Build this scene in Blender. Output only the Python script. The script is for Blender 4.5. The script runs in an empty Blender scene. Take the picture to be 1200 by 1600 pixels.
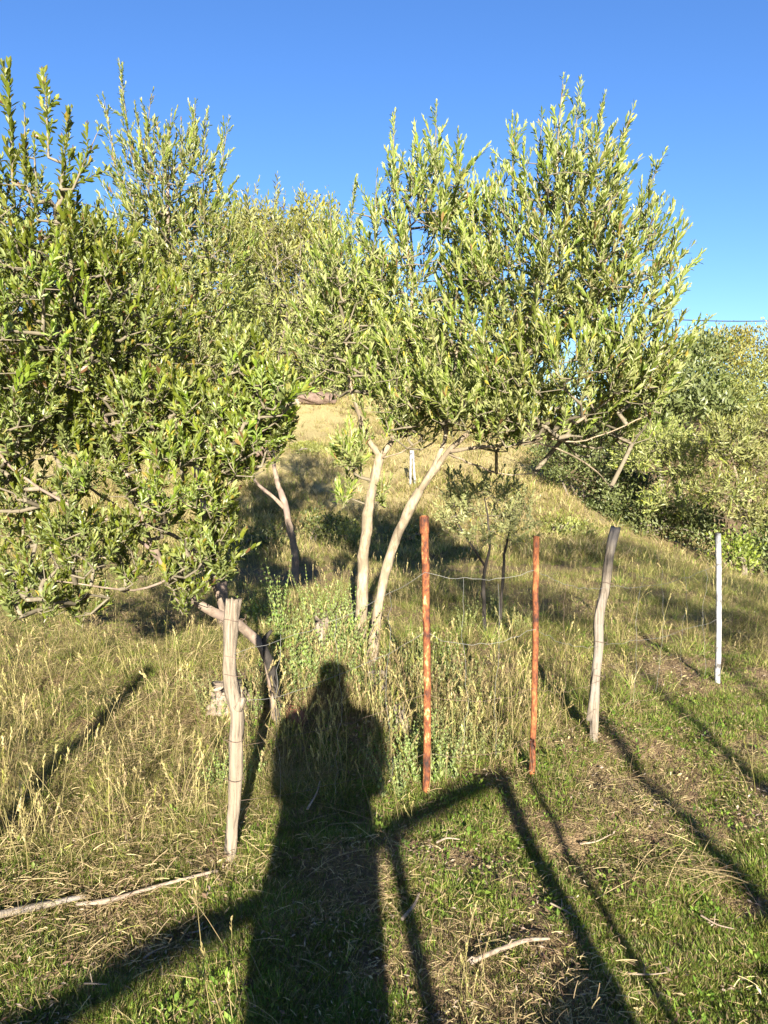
import bpy, math, random
import numpy as np
from mathutils import Vector, Matrix

R = math.radians
C = bpy.context.scene.collection
scn = bpy.context.scene
rng = np.random.default_rng(7)
random.seed(7)

# ------------------------------------------------------------------ camera, sky, sun, exposure
PITCH, FOC, CAMZ = 5.0, 1203.0, 1.55
cam_d = bpy.data.cameras.new("camera")
cam = bpy.data.objects.new("camera", cam_d)
C.objects.link(cam)
cam.location = (0, 0, CAMZ)
cam.rotation_euler = (R(90 - PITCH), 0, 0)
cam_d.sensor_fit = 'VERTICAL'
cam_d.sensor_height = 36.0
cam_d.sensor_width = 27.0
cam_d.lens = 36.0 * FOC / 1600.0
cam_d.clip_start = 0.02
cam_d.clip_end = 2000
scn.camera = cam

SUN_EL, SUN_AZ = 17.0, 176.0           # azimuth clockwise from +Y: the sun is low behind the camera
w = bpy.data.worlds.new("World")
scn.world = w
w.use_nodes = True
wt = w.node_tree
wt.nodes.clear()
wo = wt.nodes.new('ShaderNodeOutputWorld')
bg = wt.nodes.new('ShaderNodeBackground')
sky = wt.nodes.new('ShaderNodeTexSky')
sky.sky_type = 'NISHITA'
sky.sun_disc = False
sky.sun_elevation = R(SUN_EL)
sky.sun_rotation = R(SUN_AZ)
sky.air_density = 1.0
sky.dust_density = 0.2
sky.ozone_density = 4.2
hs = wt.nodes.new('ShaderNodeHueSaturation')
hs.inputs['Saturation'].default_value = 1.13
hs.inputs['Hue'].default_value = 0.511
wt.links.new(sky.outputs[0], hs.inputs['Color'])
wt.links.new(hs.outputs[0], bg.inputs['Color'])
bg.inputs['Strength'].default_value = 0.051
wt.links.new(bg.outputs[0], wo.inputs[0])

sd = bpy.data.lights.new("sun", 'SUN')
sd.energy = 5.0
sd.angle = R(0.55)
sd.color = (1.0, 0.92, 0.78)
sun = bpy.data.objects.new("sun", sd)
C.objects.link(sun)
SUNV = Vector((math.sin(R(SUN_AZ)) * math.cos(R(SUN_EL)), math.cos(R(SUN_AZ)) * math.cos(R(SUN_EL)), math.sin(R(SUN_EL))))
sun.rotation_euler = SUNV.to_track_quat('Z', 'Y').to_euler()
sun.location = (0, -5, 12)

vs = scn.view_settings
vs.view_transform = 'Standard'
vs.look = 'None'
vs.gamma = 1
vs.use_curve_mapping = False
vs.exposure = 2.2

# ------------------------------------------------------------------ helpers
CP, SP = math.cos(R(PITCH)), math.sin(R(PITCH))


def sm(a, b, t):
    u = np.clip((np.asarray(t, float) - a) / (b - a), 0, 1)
    return u * u * (3 - 2 * u)


_NG = np.random.default_rng(3).random((256, 256))


def vnoise(x, y, s=1.0, o=0):
    x = np.asarray(x, float) / s + o * 17.3 + 1000
    y = np.asarray(y, float) / s + o * 9.1 + 1000
    xi, yi = np.floor(x).astype(int), np.floor(y).astype(int)
    fx, fy = x - xi, y - yi
    fx, fy = fx * fx * (3 - 2 * fx), fy * fy * (3 - 2 * fy)
    g = lambda a, b: _NG[a % 256, b % 256]
    return (g(xi, yi) * (1 - fx) + g(xi + 1, yi) * fx) * (1 - fy) + (g(xi, yi + 1) * (1 - fx) + g(xi + 1, yi + 1) * fx) * fy


def height(x, y):
    x, y = np.asarray(x, float), np.asarray(y, float)
    yy = np.clip(y, 0, 4.6)
    h = 0.05 * yy - 0.0012 * np.clip(y, 0, 3) ** 2
    h = h + 0.13 * np.exp(-(((x + 0.25) / 0.75) ** 2 + ((y - 4.75) / 0.6) ** 2))       # bank round the twin olive
    h = h + 0.06 * np.exp(-(((x + 0.75) / 0.45) ** 2 + ((y - 3.9) / 0.4) ** 2))
    drop = sm(2.2, 6.5, x - 0.10 * (y - 5)) * sm(4.5, 11, y)
    h = h - 0.95 * drop                                                                # the ground falls to the right
    h = h - 0.10 * sm(5.5, 9, y) * (1 - drop)
    t = np.clip(y - 11.2, 0, None)                                                     # the hill behind
    rise = 0.30 * (np.sqrt(t * t + 1.2) - 1.095) + 0.10 * np.clip(y - 19, 0, 13)
    rise = np.where(rise > 6.5, 6.5 + (rise - 6.5) * 0.25, rise)
    rise = np.minimum(rise, 9.0)
    g = 1 - 0.97 * sm(1.6, 6.2, x)
    h = h + rise * g
    h = h + 4.2 * sm(20, 36, y) * sm(6, 14, x)                                         # the far slope on the right
    h = h + 0.05 * (vnoise(x, y, 1.3, 1) - .5) * sm(0, 3, np.abs(y)) + 0.30 * (vnoise(x, y, 4.5, 2) - .5) * sm(12, 20, y)
    near = 1 - sm(9, 14, y)
    h = h + near * (0.060 * (vnoise(x, y, 0.33, 3) - .5) + 0.040 * (vnoise(x, y, 0.14, 4) - .5) + 0.018 * (vnoise(x, y, .06, 5) - .5))
    h = h + sm(9, 13, y) * (0.16 * (vnoise(x, y, 0.9, 6) - .5) + .08 * (vnoise(x, y, .4, 7) - .5))
    return h


def ray(px, py):
    u, v = (px - 600.0) / FOC, (800.0 - py) / FOC
    return np.array([u, CP + v * SP, -SP + v * CP])


def P(px, py, Y):
    d = ray(px, py)
    return np.array([0, 0, CAMZ]) + d * (Y / d[1])


def gnd(px, py):
    d = ray(px, py)
    t = 0.5
    while t < 120:
        p = np.array([0, 0, CAMZ]) + d * t
        if p[2] < height(p[0], p[1]):
            break
        t += 0.02
    return p


def mesh_from(name, V, polys, col=None, smooth=False, mats=(), midx=None):
    """V (n,3); polys: list of int arrays (m,k)"""
    me = bpy.data.meshes.new(name)
    V = np.ascontiguousarray(V, dtype=np.float32)
    polys = [np.asarray(p, dtype=np.int32) for p in polys if len(p)]
    me.vertices.add(len(V))
    me.vertices.foreach_set('co', V.ravel())
    nl = sum(p.size for p in polys)
    npol = sum(len(p) for p in polys)
    me.loops.add(nl)
    me.loops.foreach_set('vertex_index', np.concatenate([p.ravel() for p in polys]))
    me.polygons.add(npol)
    tot = np.concatenate([np.full(len(p), p.shape[1], np.int32) for p in polys])
    st = np.concatenate([[0], np.cumsum(tot)[:-1]]).astype(np.int32)
    me.polygons.foreach_set('loop_start', st)
    if midx is not None:
        me.polygons.foreach_set('material_index', np.asarray(midx, np.int32))
    me.polygons.foreach_set('use_smooth', np.full(npol, smooth))
    if col is not None:
        a = me.attributes.new('Col', 'FLOAT_COLOR', 'POINT')
        c4 = np.ones((len(V), 4), np.float32)
        c4[:, :3] = col
        a.data.foreach_set('color', c4.ravel())
    for m in mats:
        me.materials.append(m)
    me.update(calc_edges=True)
    return me


class MB:
    """collects shapes that belong to ONE object"""

    def __init__(s):
        s.V, s.T, s.Q, s.c, s.n = [], [], [], [], 0

    def add(s, V, tris=None, quads=None, col=None):
        V = np.asarray(V, float)
        if tris is not None and len(tris):
            s.T.append(np.asarray(tris) + s.n)
        if quads is not None and len(quads):
            s.Q.append(np.asarray(quads) + s.n)
        s.V.append(V)
        cc = np.zeros((len(V), 3))
        if col is not None:
            cc[:] = col
        s.c.append(cc)
        s.n += len(V)

    def mesh(s, name, mats, smooth=True):
        polys = []
        if s.T:
            polys.append(np.concatenate(s.T))
        if s.Q:
            polys.append(np.concatenate(s.Q))
        return mesh_from(name, np.concatenate(s.V), polys, np.concatenate(s.c), smooth, mats)

    def build(s, name, mat, parent=None, smooth=True):
        return link(name, s.mesh(name, [mat], smooth), parent)


def link(name, me, parent=None):
    o = bpy.data.objects.new(name, me)
    C.objects.link(o)
    if parent is not None:
        o.parent = parent
    return o


def tag(o, label=None, cat=None, group=None, kind=None):
    if label:
        o['label'] = label
    if cat:
        o['category'] = cat
    if group:
        o['group'] = group
    if kind:
        o['kind'] = kind
    return o


def empty(name, loc, label, cat, group=None):
    o = bpy.data.objects.new(name, None)
    o.empty_display_size = 0.1
    C.objects.link(o)
    o.location = [float(v) for v in loc]
    return tag(o, label, cat, group)


def frames(pts):
    pts = np.asarray(pts, float)
    t = np.gradient(pts, axis=0)
    t /= np.linalg.norm(t, axis=1)[:, None] + 1e-12
    n = np.zeros_like(pts)
    a = np.array([1.0, 0, 0]) if abs(t[0][0]) < .9 else np.array([0, 1.0, 0])
    v = a - t[0] * (a @ t[0])
    n[0] = v / np.linalg.norm(v)
    for i in range(1, len(pts)):
        v = n[i - 1] - t[i] * (n[i - 1] @ t[i])
        n[i] = v / np.linalg.norm(v)
    return t, n, np.cross(t, n)


def resample(pts, rad, k):
    """smooth (Catmull-Rom like) resampling of a polyline and its radii to k points"""
    pts, rad = np.asarray(pts, float), np.asarray(rad, float)
    d = np.concatenate([[0], np.cumsum(np.linalg.norm(np.diff(pts, axis=0), axis=1))])
    m = np.gradient(pts, d, axis=0) if len(pts) > 2 else np.repeat([(pts[1] - pts[0]) / d[1]], 2, 0)
    s = np.linspace(0, d[-1], k)
    i = np.clip(np.searchsorted(d, s, side='right') - 1, 0, len(d) - 2)
    hgt = (d[i + 1] - d[i])
    u = ((s - d[i]) / hgt)[:, None]
    H = hgt[:, None]
    p = (2 * u**3 - 3 * u**2 + 1) * pts[i] + (u**3 - 2 * u**2 + u) * H * m[i] + (-2 * u**3 + 3 * u**2) * pts[i + 1] + (u**3 - u**2) * H * m[i + 1]
    return p, np.interp(s, d, rad)


def tube(mb, pts, rad, sides=8, rough=0.0, groove=0.0, seed=0, cap=True, col=None, jag=0.0):
    """a round limb along pts; rough = lumps, groove = lengthwise cracks, jag = splintered end"""
    pts, rad = np.asarray(pts, float), np.broadcast_to(np.asarray(rad, float), (len(pts),))
    t, n, b = frames(pts)
    k = len(pts)
    ang = np.linspace(0, 2 * np.pi, sides, endpoint=False)
    A = np.repeat(ang[None], k, 0)
    s = np.concatenate([[0], np.cumsum(np.linalg.norm(np.diff(pts, axis=0), axis=1))])
    rr = np.repeat(rad[:, None], sides, 1)
    if rough or groove:
        L = np.repeat(s[:, None], sides, 1)
        q = lambda f, fl, o: vnoise(np.cos(A) * f + 7 * o + L * 1.3, np.sin(A) * f + L * fl, 1, seed + o) - .5
        rr = rr * (1 + rough * (q(1.0, 9, 1) + .6 * q(2.2, 30, 2)))
        if groove:
            rr = rr * (1 + groove * (vnoise(A * sides / 5.5 + L * 2, L * 7, 1, seed + 5) - .6) + groove * .7 * (vnoise(A * sides / 2.6, L * 4, 1, seed + 6) - .6))
    V = pts[:, None] + n[:, None] * (np.cos(A) * rr)[..., None] + b[:, None] * (np.sin(A) * rr)[..., None]
    if jag:
        V[-1] += t[-1] * (jag * (vnoise(ang * 4, ang * 0, 1, seed + 9) - .5))[:, None]
    V = V.reshape(-1, 3)
    i = np.arange(k - 1)[:, None] * sides
    j = np.arange(sides)[None]
    j2 = (j + 1) % sides
    Q = np.stack([i + j, i + j2, i + sides + j2, i + sides + j], -1).reshape(-1, 4)
    T = []
    if cap:
        V = np.concatenate([V, [pts[0] - t[0] * rad[0] * .2, pts[-1] + t[-1] * rad[-1] * .15]])
        c0, c1 = k * sides, k * sides + 1
        T = [[c0, (a + 1) % sides, a] for a in range(sides)] + [[c1, (k - 1) * sides + a, (k - 1) * sides + (a + 1) % sides] for a in range(sides)]
    mb.add(V, np.array(T, int).reshape(-1, 3), Q, col)


# ------------------------------------------------------------------ materials
def newmat(name):
    m = bpy.data.materials.new(name)
    m.use_nodes = True
    nt = m.node_tree
    nt.nodes.clear()
    out = nt.nodes.new('ShaderNodeOutputMaterial')
    return m, nt, out


def N(nt, t, **kw):
    n = nt.nodes.new(t)
    for k, v in kw.items():
        if k.startswith('in_'):
            n.inputs[k[3:].replace('_', ' ')].default_value = v
        else:
            setattr(n, k, v)
    return n


def ramp(nt, stops):
    r = nt.nodes.new('ShaderNodeValToRGB')
    e = r.color_ramp.elements
    while len(e) < len(stops):
        e.new(0.5)
    for k, (p, c) in enumerate(stops):
        e[k].position = p
        e[k].color = (*c, 1) if len(c) == 3 else c
    return r


def leaf_material(name, under=(0.30, 0.33, 0.22), under_mix=0.6, transl=0.35, rough=0.45, vary=0.35, spec=0.4):
    """colour per leaf comes from the mesh; the underside is paler"""
    m, nt, out = newmat(name)
    at = N(nt, 'ShaderNodeAttribute', attribute_name='Col')
    oi = N(nt, 'ShaderNodeObjectInfo')
    hsv = N(nt, 'ShaderNodeHueSaturation')
    mr = N(nt, 'ShaderNodeMapRange')
    mr.inputs['To Min'].default_value = 1 - vary
    mr.inputs['To Max'].default_value = 1 + vary
    nt.links.new(oi.outputs['Random'], mr.inputs['Value'])
    nt.links.new(mr.outputs[0], hsv.inputs['Value'])
    mr2 = N(nt, 'ShaderNodeMapRange')
    mr2.inputs['To Min'].default_value = 0.485
    mr2.inputs['To Max'].default_value = 0.515
    nt.links.new(oi.outputs['Random'], mr2.inputs['Value'])
    nt.links.new(mr2.outputs[0], hsv.inputs['Hue'])
    nt.links.new(at.outputs['Color'], hsv.inputs['Color'])
    geo = N(nt, 'ShaderNodeNewGeometry')
    mu = N(nt, 'ShaderNodeMath', operation='MULTIPLY')
    mu.inputs[1].default_value = under_mix
    nt.links.new(geo.outputs['Backfacing'], mu.inputs[0])
    mx = N(nt, 'ShaderNodeMix', data_type='RGBA')
    nt.links.new(mu.outputs[0], mx.inputs[0])
    nt.links.new(hsv.outputs[0], mx.inputs[6])
    mx.inputs[7].default_value = (*under, 1)
    bs = N(nt, 'ShaderNodeBsdfPrincipled')
    bs.inputs['Roughness'].default_value = rough
    bs.inputs['Specular IOR Level'].default_value = spec
    nt.links.new(mx.outputs[2], bs.inputs['Base Color'])
    tr = N(nt, 'ShaderNodeBsdfTranslucent')
    gm = N(nt, 'ShaderNodeMix', data_type='RGBA', blend_type='MULTIPLY')
    gm.inputs[0].default_value = 1
    gm.inputs[7].default_value = (1.25, 1.3, 0.55, 1)
    nt.links.new(mx.outputs[2], gm.inputs[6])
    nt.links.new(gm.outputs[2], tr.inputs['Color'])
    ms = N(nt, 'ShaderNodeMixShader')
    ms.inputs[0].default_value = transl
    nt.links.new(bs.outputs[0], ms.inputs[1])
    nt.links.new(tr.outputs[0], ms.inputs[2])
    nt.links.new(ms.outputs[0], out.inputs[0])
    return m


def wood_material(name, cols, scale=(18, 18, 1.2), bump=0.6, rough=0.85, patch=None):
    m, nt, out = newmat(name)
    tc = N(nt, 'ShaderNodeTexCoord')
    mp = N(nt, 'ShaderNodeMapping')
    mp.inputs['Scale'].default_value = scale
    nt.links.new(tc.outputs['Object'], mp.inputs[0])
    nz = N(nt, 'ShaderNodeTexNoise', in_Scale=6.0, in_Detail=8.0, in_Roughness=0.65, in_Distortion=0.4)
    nt.links.new(mp.outputs[0], nz.inputs['Vector'])
    rp = ramp(nt, [(0.28, cols[0]), (0.48, cols[1]), (0.72, cols[2])])
    nt.links.new(nz.outputs[0], rp.inputs[0])
    n2 = N(nt, 'ShaderNodeTexNoise', in_Scale=9.0, in_Detail=4.0)
    nt.links.new(tc.outputs['Object'], n2.inputs['Vector'])
    mx = N(nt, 'ShaderNodeMix', data_type='RGBA')
    r2 = ramp(nt, [(0.45, (0, 0, 0)), (0.62, (1, 1, 1))])
    nt.links.new(n2.outputs[0], r2.inputs[0])
    nt.links.new(r2.outputs[0], mx.inputs[0])
    nt.links.new(rp.outputs[0], mx.inputs[6])
    mx.inputs[7].default_value = (*(patch or cols[1]), 1)
    bs = N(nt, 'ShaderNodeBsdfPrincipled')
    bs.inputs['Roughness'].default_value = rough
    bs.inputs['Specular IOR Level'].default_value = 0.2
    nt.links.new(mx.outputs[2], bs.inputs['Base Color'])
    bp = N(nt, 'ShaderNodeBump')
    bp.inputs['Strength'].default_value = bump
    bp.inputs['Distance'].default_value = 0.006
    nt.links.new(nz.outputs[0], bp.inputs['Height'])
    nt.links.new(bp.outputs[0], bs.inputs['Normal'])
    nt.links.new(bs.outputs[0], out.inputs[0])
    return m


M = {}
M['olive_leaf'] = leaf_material('olive_leaf', under=(0.29, 0.29, 0.13), under_mix=0.55, transl=0.31, rough=0.42)
M['fresh_leaf'] = leaf_material('fresh_leaf', under=(0.24, 0.28, 0.12), under_mix=0.45, transl=0.33, rough=0.38)
M['shrub_leaf'] = leaf_material('shrub_leaf', under=(0.20, 0.22, 0.09), under_mix=0.4, transl=0.30, vary=0.1)
M['grass'] = leaf_material('grass', under=(0.2, 0.2, 0.1), under_mix=0.0, transl=0.35, rough=0.55, vary=0.45, spec=0.25)
M['herb_leaf'] = leaf_material('herb_leaf', under=(0.25, 0.28, 0.17), under_mix=0.4, transl=0.3, rough=0.6, vary=0.15)
M['pale_bark'] = wood_material('pale_bark', [(0.075, 0.055, 0.038), (0.23, 0.18, 0.12), (0.34, 0.28, 0.20)], (9, 9, 2.5), 0.9, patch=(0.15, 0.12, 0.08))
M['mottled_bark'] = wood_material('mottled_bark', [(0.05, 0.04, 0.03), (0.16, 0.12, 0.09), (0.30, 0.245, 0.185)], (3, 3, 2), 0.6, patch=(0.16, 0.12, 0.10))
M['dark_bark'] = wood_material('dark_bark', [(0.05, 0.042, 0.034), (0.14, 0.115, 0.09), (0.26, 0.22, 0.17)], (6, 6, 2), 0.6)
M['twig'] = wood_material('twig', [(0.06, 0.05, 0.035), (0.13, 0.11, 0.075), (0.22, 0.19, 0.135)], (6, 6, 6), 0.2)
M['grey_wood'] = wood_material('grey_wood', [(0.04, 0.032, 0.026), (0.175, 0.140, 0.102), (0.28, 0.235, 0.18)], (20, 20, 0.9), 1.0, patch=(0.20, 0.162, 0.118))
M['old_wood'] = wood_material('old_wood', [(0.03, 0.026, 0.022), (0.145, 0.118, 0.090), (0.28, 0.24, 0.185)], (22, 22, 0.9), 1.0, patch=(0.19, 0.165, 0.14))
M['char'] = wood_material('char', [(0.012, 0.011, 0.010), (0.03, 0.026, 0.022), (0.07, 0.055, 0.045)], (8, 8, 2), 1.0)
M['dead_wood'] = wood_material('dead_wood', [(0.07, 0.052, 0.038), (0.20, 0.155, 0.115), (0.32, 0.27, 0.205)], (8, 8, 8), 0.6)


def simple_mat(name, col, rough=0.5, metal=0.0, spec=0.5):
    m, nt, out = newmat(name)
    tc = N(nt, 'ShaderNodeTexCoord')
    nz = N(nt, 'ShaderNodeTexNoise', in_Scale=22.0, in_Detail=5.0)
    nt.links.new(tc.outputs['Object'], nz.inputs['Vector'])
    rp = ramp(nt, [(0.3, tuple(c * .75 for c in col)), (0.7, tuple(min(1, c * 1.15) for c in col))])
    nt.links.new(nz.outputs[0], rp.inputs[0])
    bs = N(nt, 'ShaderNodeBsdfPrincipled')
    bs.inputs['Roughness'].default_value = rough
    bs.inputs['Metallic'].default_value = metal
    bs.inputs['Specular IOR Level'].default_value = spec
    nt.links.new(rp.outputs[0], bs.inputs['Base Color'])
    nt.links.new(bs.outputs[0], out.inputs[0])
    return m


M['wire'] = simple_mat('wire', (0.24, 0.235, 0.22), 0.6, 0.5)
M['rusty_wire'] = simple_mat('rusty_wire', (0.16, 0.11, 0.08), 0.8, 0.2)
M['cable'] = simple_mat('cable', (0.02, 0.02, 0.022), 0.6)
M['skin'] = simple_mat('skin', (0.50, 0.32, 0.23), 0.5)
M['shirt'] = simple_mat('shirt', (0.12, 0.16, 0.24), 0.85)
M['trousers'] = simple_mat('trousers', (0.05, 0.06, 0.09), 0.85)
M['hair'] = simple_mat('hair', (0.03, 0.02, 0.015), 0.6)
M['phone'] = simple_mat('phone', (0.02, 0.02, 0.02), 0.25)
M['straw'] = simple_mat('straw', (0.42, 0.34, 0.18), 0.7)


def rust_material(name, paint):
    m, nt, out = newmat(name)
    tc = N(nt, 'ShaderNodeTexCoord')
    mp = N(nt, 'ShaderNodeMapping')
    mp.inputs['Scale'].default_value = (11, 11, 4.5)
    nt.links.new(tc.outputs['Object'], mp.inputs[0])
    nz = N(nt, 'ShaderNodeTexNoise', in_Scale=2.2, in_Detail=10.0, in_Roughness=0.78)
    nt.links.new(mp.outputs[0], nz.inputs['Vector'])
    rp = ramp(nt, [(0.38, (0.020, 0.013, 0.011)), (0.45, (0.070, 0.024, 0.013)), (0.51, (0.165, 0.054, 0.020)), (0.56, (0.225, 0.088, 0.030)), (0.595, paint), (0.8, paint)])
    nt.links.new(nz.outputs[0], rp.inputs[0])
    bs = N(nt, 'ShaderNodeBsdfPrincipled')
    bs.inputs['Roughness'].default_value = 0.8
    bs.inputs['Specular IOR Level'].default_value = 0.25
    nt.links.new(rp.outputs[0], bs.inputs['Base Color'])
    n2 = N(nt, 'ShaderNodeTexNoise', in_Scale=90.0, in_Detail=6.0)
    nt.links.new(tc.outputs['Object'], n2.inputs['Vector'])
    bp = N(nt, 'ShaderNodeBump')
    bp.inputs['Strength'].default_value = 0.7
    bp.inputs['Distance'].default_value = 0.002
    nt.links.new(n2.outputs[0], bp.inputs['Height'])
    nt.links.new(bp.outputs[0], bs.inputs['Normal'])
    nt.links.new(bs.outputs[0], out.inputs[0])
    return m


M['rust_yellow'] = rust_material('rust_yellow', (0.45, 0.33, 0.14))
M['rust_red'] = rust_material('rust_red', (0.30, 0.15, 0.05))


def white_paint():
    m, nt, out = newmat('white_paint')
    tc = N(nt, 'ShaderNodeTexCoord')
    nz = N(nt, 'ShaderNodeTexNoise', in_Scale=14.0, in_Detail=8.0, in_Roughness=0.7)
    nt.links.new(tc.outputs['Object'], nz.inputs['Vector'])
    rp = ramp(nt, [(0.40, (0.06, 0.055, 0.05)), (0.47, (0.22, 0.22, 0.225)), (0.62, (0.38, 0.38, 0.38))])
    nt.links.new(nz.outputs[0], rp.inputs[0])
    bs = N(nt, 'ShaderNodeBsdfPrincipled')
    bs.inputs['Roughness'].default_value = 0.6
    nt.links.new(rp.outputs[0], bs.inputs['Base Color'])
    nt.links.new(bs.outputs[0], out.inputs[0])
    return m


M['white_paint'] = white_paint()


def rock_material(name, cols):
    m, nt, out = newmat(name)
    tc = N(nt, 'ShaderNodeTexCoord')
    nz = N(nt, 'ShaderNodeTexNoise', in_Scale=9.0, in_Detail=10.0, in_Roughness=0.7)
    nt.links.new(tc.outputs['Object'], nz.inputs['Vector'])
    rp = ramp(nt, [(0.3, cols[0]), (0.5, cols[1]), (0.7, cols[2])])
    nt.links.new(nz.outputs[0], rp.inputs[0])
    bs = N(nt, 'ShaderNodeBsdfPrincipled')
    bs.inputs['Roughness'].default_value = 0.9
    bs.inputs['Specular IOR Level'].default_value = 0.2
    nt.links.new(rp.outputs[0], bs.inputs['Base Color'])
    bp = N(nt, 'ShaderNodeBump')
    bp.inputs['Strength'].default_value = 0.9
    bp.inputs['Distance'].default_value = 0.02
    nt.links.new(nz.outputs[0], bp.inputs['Height'])
    nt.links.new(bp.outputs[0], bs.inputs['Normal'])
    nt.links.new(bs.outputs[0], out.inputs[0])
    return m


M['rock_pink'] = rock_material('rock_pink', [(0.06, 0.042, 0.033), (0.13, 0.09, 0.07), (0.21, 0.16, 0.125)])
M['rock_grey'] = rock_material('rock_grey', [(0.08, 0.065, 0.05), (0.20, 0.165, 0.125), (0.30, 0.26, 0.205)])
M['red_soil'] = rock_material('red_soil', [(0.07, 0.032, 0.02), (0.18, 0.080, 0.046), (0.27, 0.14, 0.085)])


def ground_material():
    m, nt, out = newmat('ground')
    tc = N(nt, 'ShaderNodeTexCoord')
    n1 = N(nt, 'ShaderNodeTexNoise', in_Scale=1.6, in_Detail=6.0, in_Roughness=0.65)
    n2 = N(nt, 'ShaderNodeTexNoise', in_Scale=28.0, in_Detail=8.0, in_Roughness=0.75)
    n3 = N(nt, 'ShaderNodeTexNoise', in_Scale=130.0, in_Detail=3.0)
    for n in (n1, n2, n3):
        nt.links.new(tc.outputs['Object'], n.inputs['Vector'])
    r1 = ramp(nt, [(0.35, (0.16, 0.105, 0.060)), (0.50, (0.24, 0.170, 0.095)), (0.62, (0.25, 0.150, 0.095)), (0.72, (0.14, 0.105, 0.050))])
    nt.links.new(n1.outputs[0], r1.inputs[0])
    r2 = ramp(nt, [(0.30, (0.06, 0.048, 0.025)), (0.5, (0.19, 0.14, 0.075)), (0.68, (0.36, 0.28, 0.15))])
    nt.links.new(n2.outputs[0], r2.inputs[0])
    mx = N(nt, 'ShaderNodeMix', data_type='RGBA')
    mx.inputs[0].default_value = 0.6
    nt.links.new(r1.outputs[0], mx.inputs[6])
    nt.links.new(r2.outputs[0], mx.inputs[7])
    at = N(nt, 'ShaderNodeAttribute', attribute_name='Col')        # dryness by place: pale dry hillside
    sx = N(nt, 'ShaderNodeSeparateColor')
    nt.links.new(at.outputs['Color'], sx.inputs[0])
    m2 = N(nt, 'ShaderNodeMix', data_type='RGBA')
    nt.links.new(sx.outputs[0], m2.inputs[0])
    nt.links.new(mx.outputs[2], m2.inputs[6])
    r4 = ramp(nt, [(0.35, (0.26, 0.212, 0.095)), (0.6, (0.41, 0.34, 0.165))])
    nt.links.new(n2.outputs[0], r4.inputs[0])
    nt.links.new(r4.outputs[0], m2.inputs[7])
    bs = N(nt, 'ShaderNodeBsdfPrincipled')
    bs.inputs['Roughness'].default_value = 0.95
    bs.inputs['Specular IOR Level'].default_value = 0.1
    nt.links.new(m2.outputs[2], bs.inputs['Base Color'])
    ad = N(nt, 'ShaderNodeMath', operation='ADD')
    nt.links.new(n2.outputs[0], ad.inputs[0])
    nt.links.new(n3.outputs[0], ad.inputs[1])
    bp = N(nt, 'ShaderNodeBump')
    bp.inputs['Strength'].default_value = 1.0
    bp.inputs['Distance'].default_value = 0.03
    nt.links.new(ad.outputs[0], bp.inputs['Height'])
    nt.links.new(bp.outputs[0], bs.inputs['Normal'])
    nt.links.new(bs.outputs[0], out.inputs[0])
    return m


M['ground'] = ground_material()

# ------------------------------------------------------------------ ground: one sheet to the horizon
nx, ny = 340, 440
tx = np.linspace(-1, 1, nx)
gx = np.sinh(tx * 6.8) / math.sinh(6.8) * 420
ty = np.linspace(-0.75, 1, ny)
gy = np.sinh(ty * 6.8) / math.sinh(6.8) * 420 + 2.6
GX, GY = np.meshgrid(gx, gy)
GZ = height(GX, GY)
dry = sm(9.5, 13, GY) * (1 - sm(2.5, 6, GX))
V = np.stack([GX.ravel(), GY.ravel(), GZ.ravel()], 1)
i = (np.arange(ny - 1)[:, None] * nx + np.arange(nx - 1)[None]).ravel()
Q = np.stack([i, i + 1, i + nx + 1, i + nx], 1)
gcol = np.repeat(dry.ravel()[:, None], 3, 1)
ground = link('ground', mesh_from('ground', V, [Q], gcol, True, [M['ground']]))
tag(ground, kind='structure')

# ------------------------------------------------------------------ olive shoots (a library of leafy twigs)
def leaf_shape(wl, fold=0.10, curl=0.10, lod=0):
    """a leaf of length 1 along +Z, width wl across X, upper face +Y"""
    curl = curl
    if lod == 0:
        V = np.array([[0, 0, 0], [-.38, fold, .28], [0, 0, .28], [.38, fold, .28], [-.50, fold, .68], [0, 0, .68], [.50, fold, .68], [0, 0, 1.0]], float)
        T = [[0, 2, 1], [0, 3, 2], [4, 5, 7], [5, 6, 7]]
        Q = [[1, 2, 5, 4], [2, 3, 6, 5]]
    else:
        V = np.array([[0, 0, 0], [-.5, fold, .5], [0, 0, .5], [.5, fold, .5], [0, 0, 1.0]], float)
        T = [[0, 2, 1], [0, 3, 2], [1, 2, 4], [2, 3, 4]]
        Q = []
    V[:, 0] *= wl
    V[:, 1] *= wl * 1.1
    V[:, 1] -= curl * V[:, 2] ** 2
    return V, np.array(T), np.array(Q).reshape(-1, 4)


def rotmat(d, up):
    """matrix whose Z is d and Y is close to up"""
    d = d / np.linalg.norm(d)
    y = up - d * (up @ d)
    y /= np.linalg.norm(y) + 1e-9
    return np.stack([np.cross(y, d), y, d], 1)


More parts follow.
